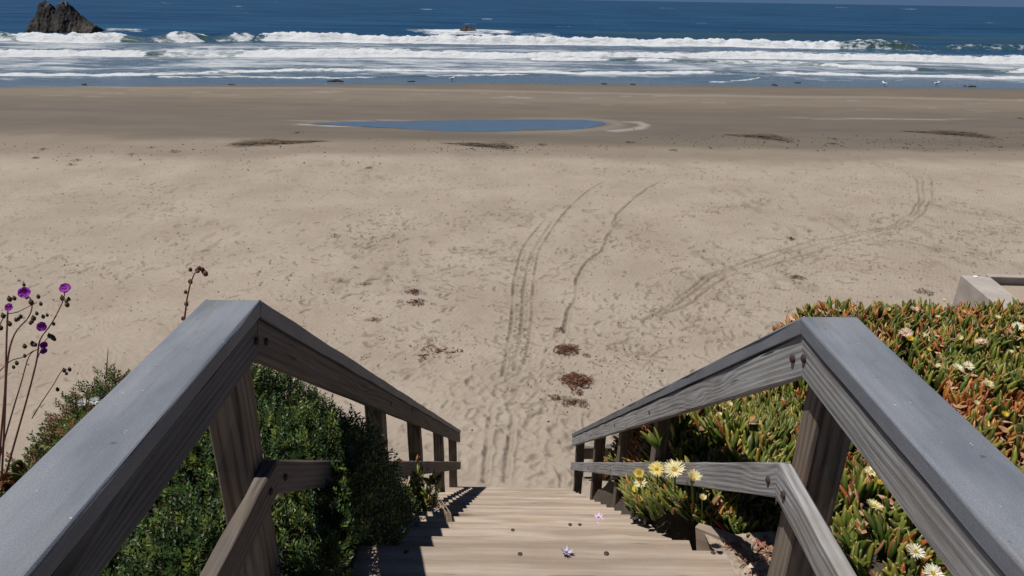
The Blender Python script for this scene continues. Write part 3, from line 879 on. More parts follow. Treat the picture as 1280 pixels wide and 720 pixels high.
def railing(side, label, xin0, xin1, y_end, postY, wood_m, low_m):
    """side +1 right, -1 left; xin: inner edge at the landing / at the foot"""
    r = empty('stair_railing', (side * 0.75, 1.47, H - 1.75), label, 'railing', 'railings along the stairs')
    capw, capt = 0.137, 0.038
    Yj = 1.455 if side > 0 else 1.50
    ztop = H - 0.68
    def X_(y, off): return side * (xin0 + (xin1 - xin0) * max(y - Yj, 0) / (y_end - Yj) + off)
    up1 = Vector((0, 0, 1)); up2 = Vector((0, sn, cp))
    def joint(h): return (Yj - h * TH2, ztop - h)
    def end(h):   # point h below the cap line at the far end
        return (y_end, ztop - SL * (y_end - Yj) - h / cp)
    hw, ht = capw / 2, capt / 2
    # the coated cap: softly rounded upper arrises
    def cap_prof(flip, rr=0.007):
        pr = [(-ht, -hw + .002), (-ht, hw - .002)]
        pr += [(ht - rr + rr * math.sin(q), hw - rr + rr * math.cos(q)) for q in (0, .39, .79, 1.18, 1.57)]
        pr += [(ht - rr + rr * math.cos(q), -hw + rr - rr * math.sin(q)) for q in (0, .39, .79, 1.18, 1.57)]
        return [(a * flip, b * flip) for a, b in pr]
    # in a cap 'up' of board() is the cap's width (world X), its y axis points up or down
    h = capt / 2
    yj, zj = joint(h)
    xa = Vector((0, 1, 0)); ya = Vector((1, 0, 0)).cross(xa)   # = +Z
    p0 = (X_(-1, hw), -0.7, zj); p1 = (X_(0, hw), yj, zj)
    board('cap_rail', p0, p1, (1, 0, 0), capw, capt, CAP, r, (0, 0), (TH2, 0), chams=cap_prof(1), seg=16, wob=0.0004)
    ye, ze = end(h)
    board('cap_rail', (X_(yj, hw), yj, zj), (X_(ye, hw), ye, ze), (1, 0, 0), capw, capt, CAP, r, (-TH2, 0), (-SL, 0), chams=cap_prof(1), seg=24, wob=0.0018)
    # upper boards
    bw, bt = 0.094, 0.038
    h = capt + 0.004 + bw / 2
    yj, zj = joint(h); ye, ze = end(h)
    xo = bt / 2 + 0.008
    u1 = board('rail_board', (X_(-1, xo), -0.7, zj), (X_(0, xo), yj, zj), (0, 0, 1), bw, bt, wood_m if side > 0 else WOOD_SHADED, r, (0, 0), (0, TH2), seg=16)
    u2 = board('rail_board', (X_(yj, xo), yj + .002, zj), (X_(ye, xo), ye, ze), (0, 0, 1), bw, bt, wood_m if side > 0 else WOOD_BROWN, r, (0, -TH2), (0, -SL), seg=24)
    # lower rails
    lw = 0.088
    dl = 0.411 if side > 0 else 0.455
    YL = 1.425 if side > 0 else 1.46
    zl = ztop - dl - lw / 2
    def low_z(y): return zl - SL * (y - YL)
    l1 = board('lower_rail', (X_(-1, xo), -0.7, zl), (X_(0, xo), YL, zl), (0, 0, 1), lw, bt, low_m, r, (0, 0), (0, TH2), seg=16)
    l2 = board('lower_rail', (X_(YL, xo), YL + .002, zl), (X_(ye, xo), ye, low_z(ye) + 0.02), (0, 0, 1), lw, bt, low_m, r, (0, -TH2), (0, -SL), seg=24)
    # posts
    pw = 0.09
    posts = []
    for k_, py in enumerate([0.15, Yj - pw / 2 - 0.004 + 0.02] + list(postY)):
        x = X_(py, 0.008 + bt + pw / 2 + 0.001)
        if k_ < 2: zt = ztop - capt - 0.002; zb = H - 2.3
        else: zt = ztop - SL * (py - Yj) - capt / cp - 0.004; zb = max(float(tread_z(np.array([py]))[0]) - 0.55, -0.3)
        if k_ == 1: py = Yj - 0.052
        po = board('post', (x, py, zb), (x, py, zt), (0, 1, 0), pw, pw, WOOD_POST, r, (0, 0), (0, -SL if k_ >= 2 else 0), cham=0.005, seg=8)
        posts.append(po)
        if k_ >= 1:
            for bd, hh, sl_ in ((u2, capt + .05, 1), (l2, dl + lw / 2, 1)):
                if k_ == 1:
                    yb = Yj + 0.012
                else: yb = py
                zz = ztop - SL * (yb - Yj) - hh / cp if bd is u2 else low_z(yb)
                bolt(bd, (X_(yb, 0.008), yb, zz), (-side, 0, 0), 0.011 if k_ > 1 else 0.013, 0.006 if k_ > 1 else 0.010)
            if k_ == 1:
                bolt(u1, (X_(0, 0.008), Yj - 0.045, ztop - capt - .05), (-side, 0, 0), 0.014, 0.010)
                bolt(l1, (X_(0, 0.008), YL - 0.055, zl), (-side, 0, 0), 0.013, 0.010)
    return r

railR = railing(+1, 'right hand wooden railing, silvery grey boards beside the yellow flowering ice plants', 0.682, 0.715, 6.55, [2.90, 3.85, 5.0, 6.45], WOOD_GREY, WOOD_GREY)
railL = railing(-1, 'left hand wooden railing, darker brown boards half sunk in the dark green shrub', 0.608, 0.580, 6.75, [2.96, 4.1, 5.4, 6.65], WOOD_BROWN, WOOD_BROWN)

# low grey board behind the foot of the right railing
gb = empty('plank_barrier', (1.05, 6.6, 0.0), 'low dark grey plank between two short stakes behind the lowest posts of the right railing', 'barrier')
a = aty(726, 566, 7.0); b = aty(764, 566, 7.0)
board('plank', a, b, (0, 0, 1), 0.17, 0.04, WOOD_BROWN, gb)
board('stake', (b[0] - .02, 7.07, -0.2), (b[0] - .02, 7.07, b[2] + .06), (0, 1, 0), 0.06, 0.07, WOOD_BROWN, gb)
board('stake', (a[0] + .02, 7.07, -0.2), (a[0] + .02, 7.07, a[2] + .06), (0, 1, 0), 0.06, 0.07, WOOD_BROWN, gb)

# ---- concrete retaining wall on the right
CZ = H - 4.2
cw = empty('concrete_wall', (8.0, 8.0, 0), 'pale concrete retaining wall corner standing on the sand beyond the ice plants', 'wall')
c0 = atz(1201, 343.5, CZ); c1 = atz(1237, 345.5, CZ); c2 = atz(1241, 377, CZ)
d_ = (c0 - c2)[:2]; d_ /= np.hypot(*d_)
wv_ = (c1 - c0)[:2]; tk = np.hypot(*wv_); wv_ /= tk
nrm = np.array([d_[1], -d_[0]])
tk = abs(float(np.dot(c1[:2] - c0[:2], nrm)))
def prism(name, P, z0, z1, m, parent):
    mb = MB(); n = len(P)
    L0 = parent.location
    v = [(p[0] - L0.x, p[1] - L0.y, z0 - L0.z) for p in P] + [(p[0] - L0.x, p[1] - L0.y, z1 - L0.z) for p in P]
    f = [tuple(range(n - 1, -1, -1)), tuple(range(n, 2 * n))] + [(i, (i + 1) % n, n + (i + 1) % n, n + i) for i in range(n)]
    mb.add(v, f)
    o = mb.build(name, m, parent)
    bv = o.modifiers.new('bevel', 'BEVEL'); bv.width = 0.012; bv.segments = 2
    return o
back = c0[:2] - d_ * 6.5
prism('side_wall', [c0[:2], back, back + nrm * tk, c0[:2] + nrm * tk], -0.4, CZ, CONC, cw)
f0 = c0[:2] + nrm * (tk + .002)
fa = atz(1237, 344.8, CZ)[:2]; fb = atz(1500, 352, CZ)[:2]
e_ = (fb - fa) / np.hypot(*(fb - fa)); en = np.array([-e_[1], e_[0]])
prism('front_wall', [fa - en * .02, fb - en * .02, fb + en * .10, fa + en * .10], -0.4, CZ - 0.004, CONC, cw)
prism('sand_fill', [c0[:2] + nrm * (tk + .004) - d_ * 6.3, c0[:2] + nrm * (tk + .004) - d_ * 0.05, fb - en * .03, fb - d_ * 6], -0.3, CZ - 0.13, LITTER_SAND, cw)
wp = atz(1219.5, 346.2, CZ)
mb = MB(); mb.ball((wp[0] - 8, wp[1] - 8, CZ + .008), 0.05, sq=(1, .7, .25)); mb.build('white_patch', WHITE, cw, True)

# ================================================================== PLANTS
# ---- a fleshy three-sided leaf
def leaf_template(bend=0.16, tk=1.0):
    v = []; rings = [(0.0, 0.55), (0.3, 1.0), (0.7, 0.85), (0.92, 0.42)]
    for t, wd in rings:
        off = bend * t * t
        for k_ in range(3):
            a = k_ * 2 * math.pi / 3 + math.pi / 2
            v.append((0.085 * wd * math.cos(a), 0.075 * wd * math.sin(a) * tk + off, t))
    v.append((0, bend * 1.05, 1.0))
    q = []; tr = []
    for i in range(3):
        for k_ in range(3):
            q.append((i * 3 + k_, i * 3 + (k_ + 1) % 3, (i + 1) * 3 + (k_ + 1) % 3, (i + 1) * 3 + k_))
    for k_ in range(3): tr.append((9 + k_, 9 + (k_ + 1) % 3, 12))
    return np.array(v), np.array(q), np.array(tr)
LV, LQ, LT = leaf_template()

def frames(dirs, roll):
    d = dirs / np.linalg.norm(dirs, axis=1, keepdims=True)
    ref = np.where(np.abs(d[:, 2:3]) > .9, np.array([[1.0, 0, 0]]), np.array([[0, 0, 1.0]]))
    a = np.cross(ref, d); a /= np.linalg.norm(a, axis=1, keepdims=True)
    b = np.cross(d, a)
    c, s = np.cos(roll)[:, None], np.sin(roll)[:, None]
    return a * c + b * s, -a * s + b * c, d

def scatter(tv, pos, dirs, roll, size):
    """tv (n,3) template -> (k,n,3)"""
    a, b, d = frames(dirs, roll)
    size = size if size.ndim == 2 else np.repeat(size[:, None], 3, 1)
    P = pos[:, None, :] + (tv[None, :, 0:1] * (a * size[:, 0:1])[:, None, :] + tv[None, :, 1:2] * (b * size[:, 1:2])[:, None, :]
                           + tv[None, :, 2:3] * (d * size[:, 2:3])[:, None, :])
    return P

def tile_faces(fc, n, k):
    return (fc[None, :, :] + (np.arange(k) * n)[:, None, None]).reshape(-1, fc.shape[1])

GREEN = [(0.07, 0.13, 0.022), (0.11, 0.17, 0.026), (0.042, 0.09, 0.018), (0.19, 0.22, 0.035)]
REDS = [(0.36, 0.09, 0.03), (0.46, 0.22, 0.05), (0.44, 0.17, 0.05), (0.50, 0.34, 0.07)]
DRYS = [(0.44, 0.25, 0.16), (0.36, 0.19, 0.11), (0.50, 0.33, 0.22)]

def ice_leaves(pts, normals, per, lean=0.55, red=0.15, Ls=(0.055, 0.10), seed=0, redfield=None):
    """shoots of upright fleshy leaves -> arrays pos, dir, roll, size, tint"""
    g = np.random.default_rng(seed)
    pos = []; dr = []; ro = []; sz = []; col = []
    for i, p in enumerate(pts):
        n = normals[i]
        shoot = n * 0.35 + np.array([0, 0, 0.8]) + g.normal(size=3) * 0.16
        kind = g.random()
        rf = red * (redfield[i] if redfield is not None else 1.0)
        m = g.integers(per[0], per[1])
        for j in range(m):
            ang = g.random() * 2 * math.pi
            ln = lean * g.uniform(.15, 1.0)
            d = shoot + ln * np.array([math.cos(ang), math.sin(ang), 0.0])
            L = g.uniform(*Ls)
            c = np.array(GREEN[g.integers(4)]) * g.uniform(.8, 1.2)
            if kind < rf:
                c = np.array(REDS[g.integers(4)]) * g.uniform(.7, 1.15)
                L *= .8
            elif kind < rf * 1.5 and g.random() < .5:
                c = np.array(DRYS[g.integers(3)]) * g.uniform(.7, 1.1); d = d + np.array([math.cos(ang), math.sin(ang), 0]) * .9; L *= .8
            elif g.random() < .06 + rf * .25:
                c = np.array(REDS[g.integers(4)]) * g.uniform(.6, 1.0)
            pos.append(p + np.array([math.cos(ang), math.sin(ang), 0]) * .008 - n * .01 + np.array([0, 0, g.uniform(-.02, .015)]))
            dr.append(d); ro.append(g.random() * 6.28); sz.append((L * g.uniform(1.15, 1.75), L * g.uniform(1.15, 1.75), L)); col.append(c)
    return [np.array(a) for a in (pos, dr, ro, sz, col)]

def tip_tints(c, red=0.35):
    """13-vertex leaf: redder at the tip"""
    t = np.array([0] * 3 + [.3] * 3 + [.7] * 3 + [.92] * 3 + [1.0])
    k_ = (np.clip(t - .6, 0, 1) * red / .4)[None, :, None]
    cc = c[:, None, :] * (1 - k_) + np.array([0.30, 0.13, 0.04])[None, None, :] * k_
    return np.concatenate([cc, np.ones(cc.shape[:2] + (1,))], -1)

def surf_points(fun, n, x0, x1, y0, y1, seed, keep=None, cap_=6.0):
    g = np.random.default_rng(seed)
    pts = []; nr = []
    while len(pts) < n:
        x = g.uniform(x0, x1, 4000); y = g.uniform(y0, y1, 4000)
        e = 0.03
        z = fun(x, y); gx = (fun(x + e, y) - fun(x - e, y)) / (2 * e); gy = (fun(x, y + e) - fun(x, y - e)) / (2 * e)
        nn = np.stack([-gx, -gy, np.ones_like(gx)], -1); l = np.linalg.norm(nn, axis=1)
        ok = g.random(4000) < np.minimum(l, cap_) / cap_
        if keep is not None: ok &= keep(x, y, z)
        pts += list(np.stack([x, y, z], -1)[ok]); nr += list((nn / l[:, None])[ok])
    return np.array(pts[:n]), np.array(nr[:n])

def leaf_parts(root, arrs, n_single, name='leaf', stuff='leaf_mass'):
    """the n nearest leaves as parts of their own (sharing meshes), the rest as one part of kind stuff"""
    pos, dr, ro, sz, col = arrs
    base = np.array(root.location)
    dist = np.linalg.norm(pos - np.array([0, 0, H]), axis=1)
    # only leaves inside the field of view and in the open count as near ones
    rel = pos - np.array([0, 0, H])
    zc = rel[:, 1] * math.cos(PITCH) - rel[:, 2] * math.sin(PITCH); dn = -rel[:, 2] * math.cos(PITCH) - rel[:, 1] * math.sin(PITCH)
    inside = (zc > .3) & (np.abs(rel[:, 0] / np.maximum(zc, .1)) < .75) & (np.abs(dn / np.maximum(zc, .1)) < .43)
    order = np.argsort(np.where(inside, dist, 1e6) - sz[:, 2] * 4)
    near_i = order[:n_single]; rest = order[n_single:]
    if len(rest):
        P = scatter(LV, pos[rest] - base, dr[rest], ro[rest], sz[rest])
        k_ = len(rest)
        T = tip_tints(col[rest])
        o = mesh_np(stuff, P.reshape(-1, 3), [tile_faces(LQ, 13, k_), tile_faces(LT, 13, k_)], LEAF, root, dict(tint=T.reshape(-1, 4)))
        o['kind'] = 'stuff'
    # shared meshes, one per colour family
    cache = []
    fam = GREEN + REDS + DRYS
    for c in fam:
        me = bpy.data.meshes.new(name)
        me.from_pydata([tuple(p) for p in LV], [], [tuple(int(i) for i in q) for q in LQ] + [tuple(int(i) for i in q) for q in LT])
        at = me.attributes.new('tint', 'FLOAT_COLOR', 'POINT')
        at.data.foreach_set('color', tip_tints(np.array([c]))[0].astype(np.float32).ravel())
        me.materials.append(LEAF); me.shade_smooth(); cache.append(me)
    fa_ = np.array(fam)
    a, b, d = frames(dr[near_i], ro[near_i])
    for j, i in enumerate(near_i):
        me = cache[int(np.argmin(((fa_ - col[i]) ** 2).sum(1)))]
        o = bpy.data.objects.new(name, me)
        M = Matrix(((a[j][0] * sz[i][0], b[j][0] * sz[i][1], d[j][0] * sz[i][2], pos[i][0] - base[0]),
                    (a[j][1] * sz[i][0], b[j][1] * sz[i][1], d[j][1] * sz[i][2], pos[i][1] - base[1]),
                    (a[j][2] * sz[i][0], b[j][2] * sz[i][1], d[j][2] * sz[i][2], pos[i][2] - base[2]),
                    (0, 0, 0, 1)))
        COL.objects.link(o); o.parent = root; o.matrix_basis = M

def flower(root, p, r, axis, petal_c, centre_c, n=46, closed=False, name='flower', stem_to=None):
    """a many-rayed ice plant flower; its centre is a sub-part"""
    g = random.Random(int(p[0] * 1000) + int(p[1] * 777))
    ax = Vector(axis).normalized(); a = ax.orthogonal().normalized(); b = ax.cross(a)
    mb = MB()
    for i in range(n):
        t = 2 * math.pi * (i + g.random() * .5) / n
        rad = a * math.cos(t) + b * math.sin(t); tan = ax.cross(rad)
        up = g.uniform(.2, .75) if not closed else g.uniform(1.6, 2.4)
        L = r * g.uniform(.8, 1.08)
        d0 = (rad + ax * up).normalized(); d1 = (rad + ax * up * .55).normalized()
        w_ = r * 0.055
        s0 = rad * r * .16
        m_ = s0 + d0 * L * .55; e_ = m_ + d1 * L * .42
        c = tuple(min(1, x * g.uniform(.88, 1.1)) for x in petal_c)
        mb.add([s0 - tan * w_ * .7, s0 + tan * w_ * .7, m_ + tan * w_, m_ - tan * w_, e_ + tan * w_ * .5, e_ - tan * w_ * .5],
               [(0, 1, 2, 3), (3, 2, 4, 5)], c)
    # green cup under the petals
    mb.tube([-ax * r * .45, -ax * r * .2, ax * r * .02], [r * .12, r * .26, r * .22], 7, (0.16, 0.20, 0.05))
    if stem_to is not None:
        mb.tube([Vector(stem_to) - Vector(p), -ax * r * .4], [r * .09, r * .1], 5, (0.2, 0.2, 0.06))
    o = mb.build(name, PETAL, root, loc=Vector(p) - root.location)
    mc = MB()
    for i in range(26):
        t = g.random() * 6.28; q = r * .26 * math.sqrt(g.random())
        rad = (a * math.cos(t) + b * math.sin(t)) * q
        mc.tube([rad, rad * 1.15 + ax * r * g.uniform(.2, .34)], [r * .018, r * .026], 3, tuple(x * g.uniform(.8, 1.15) for x in centre_c))
    mc.ball((0, 0, 0), r * .17, tuple(x * .7 for x in centre_c), n=7, m=4)
    mc.build('flower_center', PETAL, o)
    return o

CREAM = (0.80, 0.72, 0.42); YEL = (0.82, 0.62, 0.08); WHT = (0.84, 0.80, 0.62); PINKW = (0.78, 0.58, 0.50); GOLD = (0.72, 0.45, 0.03)

# ---- right: the bed of ice plant
bed = empty('ice_plant_bed', (2.0, 2.8, PLAT), 'wide bed of green and rust red ice plant with pale flowers outside right railing', 'ice plant')
def keepR(x, y, z):
    return ~((x < 0.98) & (y < 2.12)) & (x > 0.80 + 0.0 * y) & (z > 0.25)
p1, n1 = surf_points(bed_right, 7200, 0.80, 3.9, 1.0, 4.7, 21, keepR)
topness = sstep(2.9, 3.7, p1[:, 1]) * 1.4 + 0.35 + 2.2 * sstep(-0.05, 0.45, fbm(p1[:, 0] / .45, p1[:, 1] / .45, 55, 3))
arr = ice_leaves(p1, n1, (4, 7), red=0.24, Ls=(0.075, 0.13), seed=22, redfield=topness)
# withered pinkish-brown flower heads lying among the leaves
leaf_parts(bed, arr, 300)
dry = MB()
g = random.Random(5)
for i in range(700):
    p = p1[g.randrange(len(p1))]
    q = Vector(p) - bed.location + Vector((0, 0, g.uniform(.03, .08)))
    for k_ in range(3):
        t = g.random() * 6.28; d = Vector((math.cos(t), math.sin(t), g.uniform(-.2, .5))); s_ = d.cross(Vector((0, 0, 1))).normalized()
        L = g.uniform(.025, .055); w_ = L * .3
        up = Vector((0, 0, g.uniform(-.01, .012)))
        dry.add([q - s_ * w_ * .4, q + s_ * w_ * .4, q + d * L * .6 + s_ * w_ + up, q + d * L * .6 - s_ * w_ + up * .2, q + d * L + up * .6],
                [(0, 1, 2, 3), (3, 2, 4)], tuple(x * g.uniform(.7, 1.1) for x in DRYS[g.randrange(3)]))
o = dry.build('withered_flowers', DRY, bed); o['kind'] = 'stuff'
for px, py, r, c, cc, cl in [(1137, 425, .034, YEL, GOLD, 1), (1132, 417, .040, PINKW, GOLD, 0), (1198, 424, .036, CREAM, YEL, 1), (1245, 399, .034, CREAM, YEL, 1),
                             (1272, 409, .040, WHT, YEL, 0), (1279, 423, .036, YEL, GOLD, 1), (1226, 428, .036, PINKW, YEL, 0), (1197, 460, .032, WHT, YEL, 0),
                             (1210, 458, .032, WHT, YEL, 0), (1180, 375, .040, CREAM, YEL, 0), (1250, 373, .036, CREAM, YEL, 0), (1154, 418, .016, CREAM, YEL, 1),
                             (1143, 387, .034, PINKW, GOLD, 0), (1090, 590, .034, CREAM, YEL, 0), (1101, 605, .024, YEL, GOLD, 1), (1093, 633, .034, CREAM, YEL, 0),
                             (1144, 690, .034, WHT, YEL, 0), (1166, 717, .036, WHT, YEL, 0), (911, 507, .032, CREAM, YEL, 1), (857, 518, .018, YEL, GOLD, 1), (1172, 398, .026, CREAM, YEL, 1), (1160, 440, .028, YEL, GOLD, 1), (1262, 442, .030, CREAM, YEL, 1), (1235, 480, .030, CREAM, YEL, 0), (1255, 520, .028, YEL, GOLD, 1), (1110, 388, .026, CREAM, YEL, 1), (1220, 505, .024, CREAM, YEL, 1), (901, 520, .03, CREAM, YEL, 0)]:
    p = on(px, py, bed_right, 0.095)
    flower(bed, p, r * .78, (random.uniform(-.3, .2), random.uniform(-.5, .1), 1), c, cc, 46 if not cl else 34, bool(cl), stem_to=p + np.array([0, 0, -.09]))

# ---- right: the clump that leans over the treads
cl_ = empty('ice_plant', (0.78, 2.7, float(tread_z(np.array([2.7]))[0])), 'clump of ice plant with cream yellow flowers leaning over the treads by right railing', 'ice plant')
def clump_fun(x, y):
    b = tread_z(y) + 0.0
    bump = 0.27 * np.exp(-((x - .85) / .20) ** 2) * sstep(1.98, 2.3, y) * sstep(3.9, 3.0, y)
    return b + bump
p2, n2 = surf_points(clump_fun, 900, 0.56, 1.10, 2.02, 3.45, 31, lambda x, y, z: (x > 0.63 + 0.25 * np.maximum(y - 2.9, 0) + 0.5 * np.maximum(2.34 - y, 0)) & ~((y < 2.10) & (x < .86)))
n2 = n2 + np.array([[-.25, -.1, .2]])
arr2 = ice_leaves(p2, n2, (4, 7), lean=.7, red=0.10, Ls=(0.07, 0.125), seed=32)
leaf_parts(cl_, arr2, 300)
for px, py, r, c, cc, cl in [(843, 588, .050, CREAM, YEL, 0), (866, 600, .044, CREAM, YEL, 1), (821, 587, .042, (.80, .66, .22), YEL, 0), (800, 594, .046, (.80, .65, .18), YEL, 1),
                             (801, 604, .038, CREAM, YEL, 0), (878, 624, .022, CREAM, YEL, 1), (795, 612, .026, YEL, YEL, 0)]:
    p = ray(px, py); p = p * (0.635 / p[0]); p[2] += H
    flower(cl_, p, r * .80, (random.uniform(-.5, .1), random.uniform(-.5, -.2), 1), c, cc, 46, bool(cl), stem_to=p + np.array([0.02, 0.02, -.12]))
cs = empty('ice_plant', (0.74, 3.6, float(tread_z(np.array([3.6]))[0])), 'small green ice plant tuft at the foot of a railing post beside the treads', 'ice plant')
pt = on(771, 624, lambda x, y: tread_z(y) + .0)
pp = np.array([pt + np.array([rng.normal() * .05 + .03, rng.normal() * .08, 0.0]) for _ in range(26)])
leaf_parts(cs, ice_leaves(pp, np.repeat([[0, 0, 1.0]], 26, 0), (5, 8), lean=.6, red=0.03, Ls=(0.08, 0.13), seed=41), 190)
cs3 = empty('ice_plant', (0.95, 3.1, float(tread_z(np.array([3.1]))[0]) + .3), 'tall dark green ice plant shoots behind the second sloping post of the right railing', 'ice plant')
pt = on(860, 575, bed_right)
pp = np.array([pt + np.array([rng.normal() * .09 + .02, rng.normal() * .12, abs(rng.normal()) * .10]) for _ in range(40)])
leaf_parts(cs3, ice_leaves(pp, np.repeat([[-.2, 0, 1.0]], 40, 0), (5, 8), lean=.6, red=0.02, Ls=(0.08, 0.14), seed=43), 290)

# sandy corner with dry litter beside the first tread
def patch_fun(x, y): return H - 1.752 - 0.35 * np.maximum(y - 1.75, 0) + 0.02 * fbm(x / .12, y / .12, 431, 3)
gx, gy = np.meshgrid(np.linspace(.735, 1.08, 36), np.linspace(1.0, 2.0, 60))
gz = patch_fun(gx, gy); idx = np.arange(gx.size).reshape(gx.shape)
q = np.stack([idx[:-1, :-1], idx[:-1, 1:], idx[1:, 1:], idx[1:, :-1]], -1).reshape(-1, 4)
tag(mesh_np('sandy_ground', np.stack([gx, gy, gz], -1).reshape(-1, 3), [q], LITTER_SAND), kind='structure')
lit = MB()
for i in range(320):
    x = .78 + .26 * g.random(); yq = 1.35 + .58 * g.random() ** .7
    z = float(patch_fun(np.array([x]), np.array([yq]))[0]) + g.uniform(.004, .03)
    t = g.random() * 6.28; L = g.uniform(.012, .05)
    d = Vector((math.cos(t), math.sin(t), g.uniform(-.3, .5))) * L
    c = random.choice([(0.30, .17, .10), (.20, .10, .06), (.42, .30, .2), (.24, .08, .05)])
    if g.random() < .5: lit.tube([Vector((x, yq, z)), Vector((x, yq, z)) + d], [.0022, .0014], 4, c)
    else:
        s_ = d.cross(Vector((0, 0, 1))) * .3
        lit.add([Vector((x, yq, z)), Vector((x, yq, z)) + d * .5 + s_, Vector((x, yq, z)) + d, Vector((x, yq, z)) + d * .5 - s_], [(0, 1, 2, 3)], c)
lit.build('leaf_litter', DRY)['kind'] = 'stuff'
bpy.data.objects['leaf_litter']['label'] = 'dry brown leaf litter on the sandy ground beside the first tread'

# ---- left: the dark shrub with small leaves
def sprig_template(seed, n=18):
    g = np.random.default_rng(seed)
    v = []; f = []
    for i in range(n):
        t = (i + .5) / n
        ang = i * 2.4
        up = 0.55 + .6 * t
        d = np.array([math.cos(ang), math.sin(ang), up]); d /= np.linalg.norm(d)
        s_ = np.cross(d, [0, 0, 1]); s_ /= np.linalg.norm(s_)
        b = np.array([0, 0, t * .75]) + g.normal(size=3) * .01
        L = .30 * g.uniform(.8, 1.15) * (1 - .3 * t); w_ = .045
        k_ = len(v)
        v += [b, b + d * L * .5 + s_ * w_, b + d * L, b + d * L * .5 - s_ * w_]
        f.append((k_, k_ + 1, k_ + 2, k_ + 3))
    return np.array(v), np.array(f)

def sprigs(name, fun, n, x0, x1, y0, y1, seed, root, keep=None, size=(.055, .10), cols=None, up=.55, mat_=None):
    P, N = surf_points(fun, n, x0, x1, y0, y1, seed, keep, 10.0)
    g = np.random.default_rng(seed + 1)
    P = P + N * g.uniform(-.09, .02, (n, 1)) + g.normal(size=(n, 3)) * .012
    D = N + np.array([0, 0, up]) + g.normal(size=(n, 3)) * .38
    cols = np.array(cols)
    C = cols[g.integers(len(cols), size=n)] * g.uniform(.7, 1.25, (n, 1)) * (0.75 + 0.6 * vnoise(P[:, 0] / .22, P[:, 1] / .22, seed))[:, None]
    VV = []; FF = []; TT = []; base = 0
    for s_ in range(3):
        tv, tf = sprig_template(seed * 3 + s_)
        sel = np.arange(n) % 3 == s_
        k_ = int(sel.sum())
        Q = scatter(tv, P[sel] - np.array(root.location), D[sel], g.random(k_) * 6.28, g.uniform(size[0], size[1], k_))
        VV.append(Q.reshape(-1, 3)); FF.append(tile_faces(tf, len(tv), k_) + base); base += k_ * len(tv)
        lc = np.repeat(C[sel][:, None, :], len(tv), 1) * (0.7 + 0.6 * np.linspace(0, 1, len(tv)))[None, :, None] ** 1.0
        TT.append(np.concatenate([lc, np.ones(lc.shape[:2] + (1,))], -1).reshape(-1, 4))
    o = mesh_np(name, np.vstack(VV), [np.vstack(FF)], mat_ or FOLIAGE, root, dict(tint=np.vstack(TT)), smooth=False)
    o['kind'] = 'stuff'
    return o
SHRUBC = [(0.032, 0.062, 0.014), (0.045, 0.082, 0.017), (0.025, 0.05, 0.012), (0.10, 0.13, 0.024)]
sh_ = empty('shrub', (-0.9, 2.4, PLAT - .4), 'dense dark green small leaved shrub spilling through the left railing onto the treads', 'shrub')
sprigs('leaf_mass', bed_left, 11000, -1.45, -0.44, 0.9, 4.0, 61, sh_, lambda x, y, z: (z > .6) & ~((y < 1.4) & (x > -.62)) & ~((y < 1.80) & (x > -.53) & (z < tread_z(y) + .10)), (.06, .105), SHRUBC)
tw = MB()
for i in range(40):
    x = -.62 - .7 * g.random(); yq = 1.3 + 2.2 * g.random()
    z = float(bed_left(np.array([x]), np.array([yq]))[0])
    a_ = Vector((x, yq, z - .25)) - sh_.location
    tw.tube([a_, a_ + Vector((g.uniform(-.05, .08), g.uniform(-.06, .06), .14)), a_ + Vector((g.uniform(-.08, .14), g.uniform(-.1, .1), .28))], [.006, .004, .002], 5, (.12, .075, .045))
o = tw.build('stems', STEM, sh_); o['kind'] = 'stuff'

lowb = empty('ground_cover_shrub', (-2.0, 2.0, PLAT), 'olive green low shrub with white daisies beyond the left railing cap', 'shrub')
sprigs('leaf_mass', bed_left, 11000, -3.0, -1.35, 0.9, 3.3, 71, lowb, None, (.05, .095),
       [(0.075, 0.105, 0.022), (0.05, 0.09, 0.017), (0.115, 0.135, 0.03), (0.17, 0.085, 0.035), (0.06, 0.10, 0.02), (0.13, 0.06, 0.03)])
for px, py, r in ((104, 504, .022), (118, 502, .022), (145, 446, .020), (159, 451, .018)):
    p = on(px, py, bed_left, 0.06)
    flower(lowb, p, r, (0.2, -.4, 1), (.85, .85, .88), (.35, .32, .42), 18, name='daisy', stem_to=p + np.array([0, 0, -.08]))
p = on(341, 716, bed_left, .03)
flower(sh_, p, .022, (0.3, -.3, 1), (.85, .8, .85), (.35, .2, .35), 16, name='daisy', stem_to=p + np.array([0, 0, -.06]))
# bare twigs sticking out of the low shrub
for px, py in ((133, 440), (107, 492)):
    p = on(px, py + 30, bed_left, 0.02)
    mb = MB(); mb.tube([Vector(p) - lowb.location, Vector(p) - lowb.location + Vector((.01, .01, .06)), Vector(p) - lowb.location + Vector((.02, .03, .13))], [.003, .0025, .0012], 4, (.10, .06, .045))
    mb.build('twig', STEM, lowb)
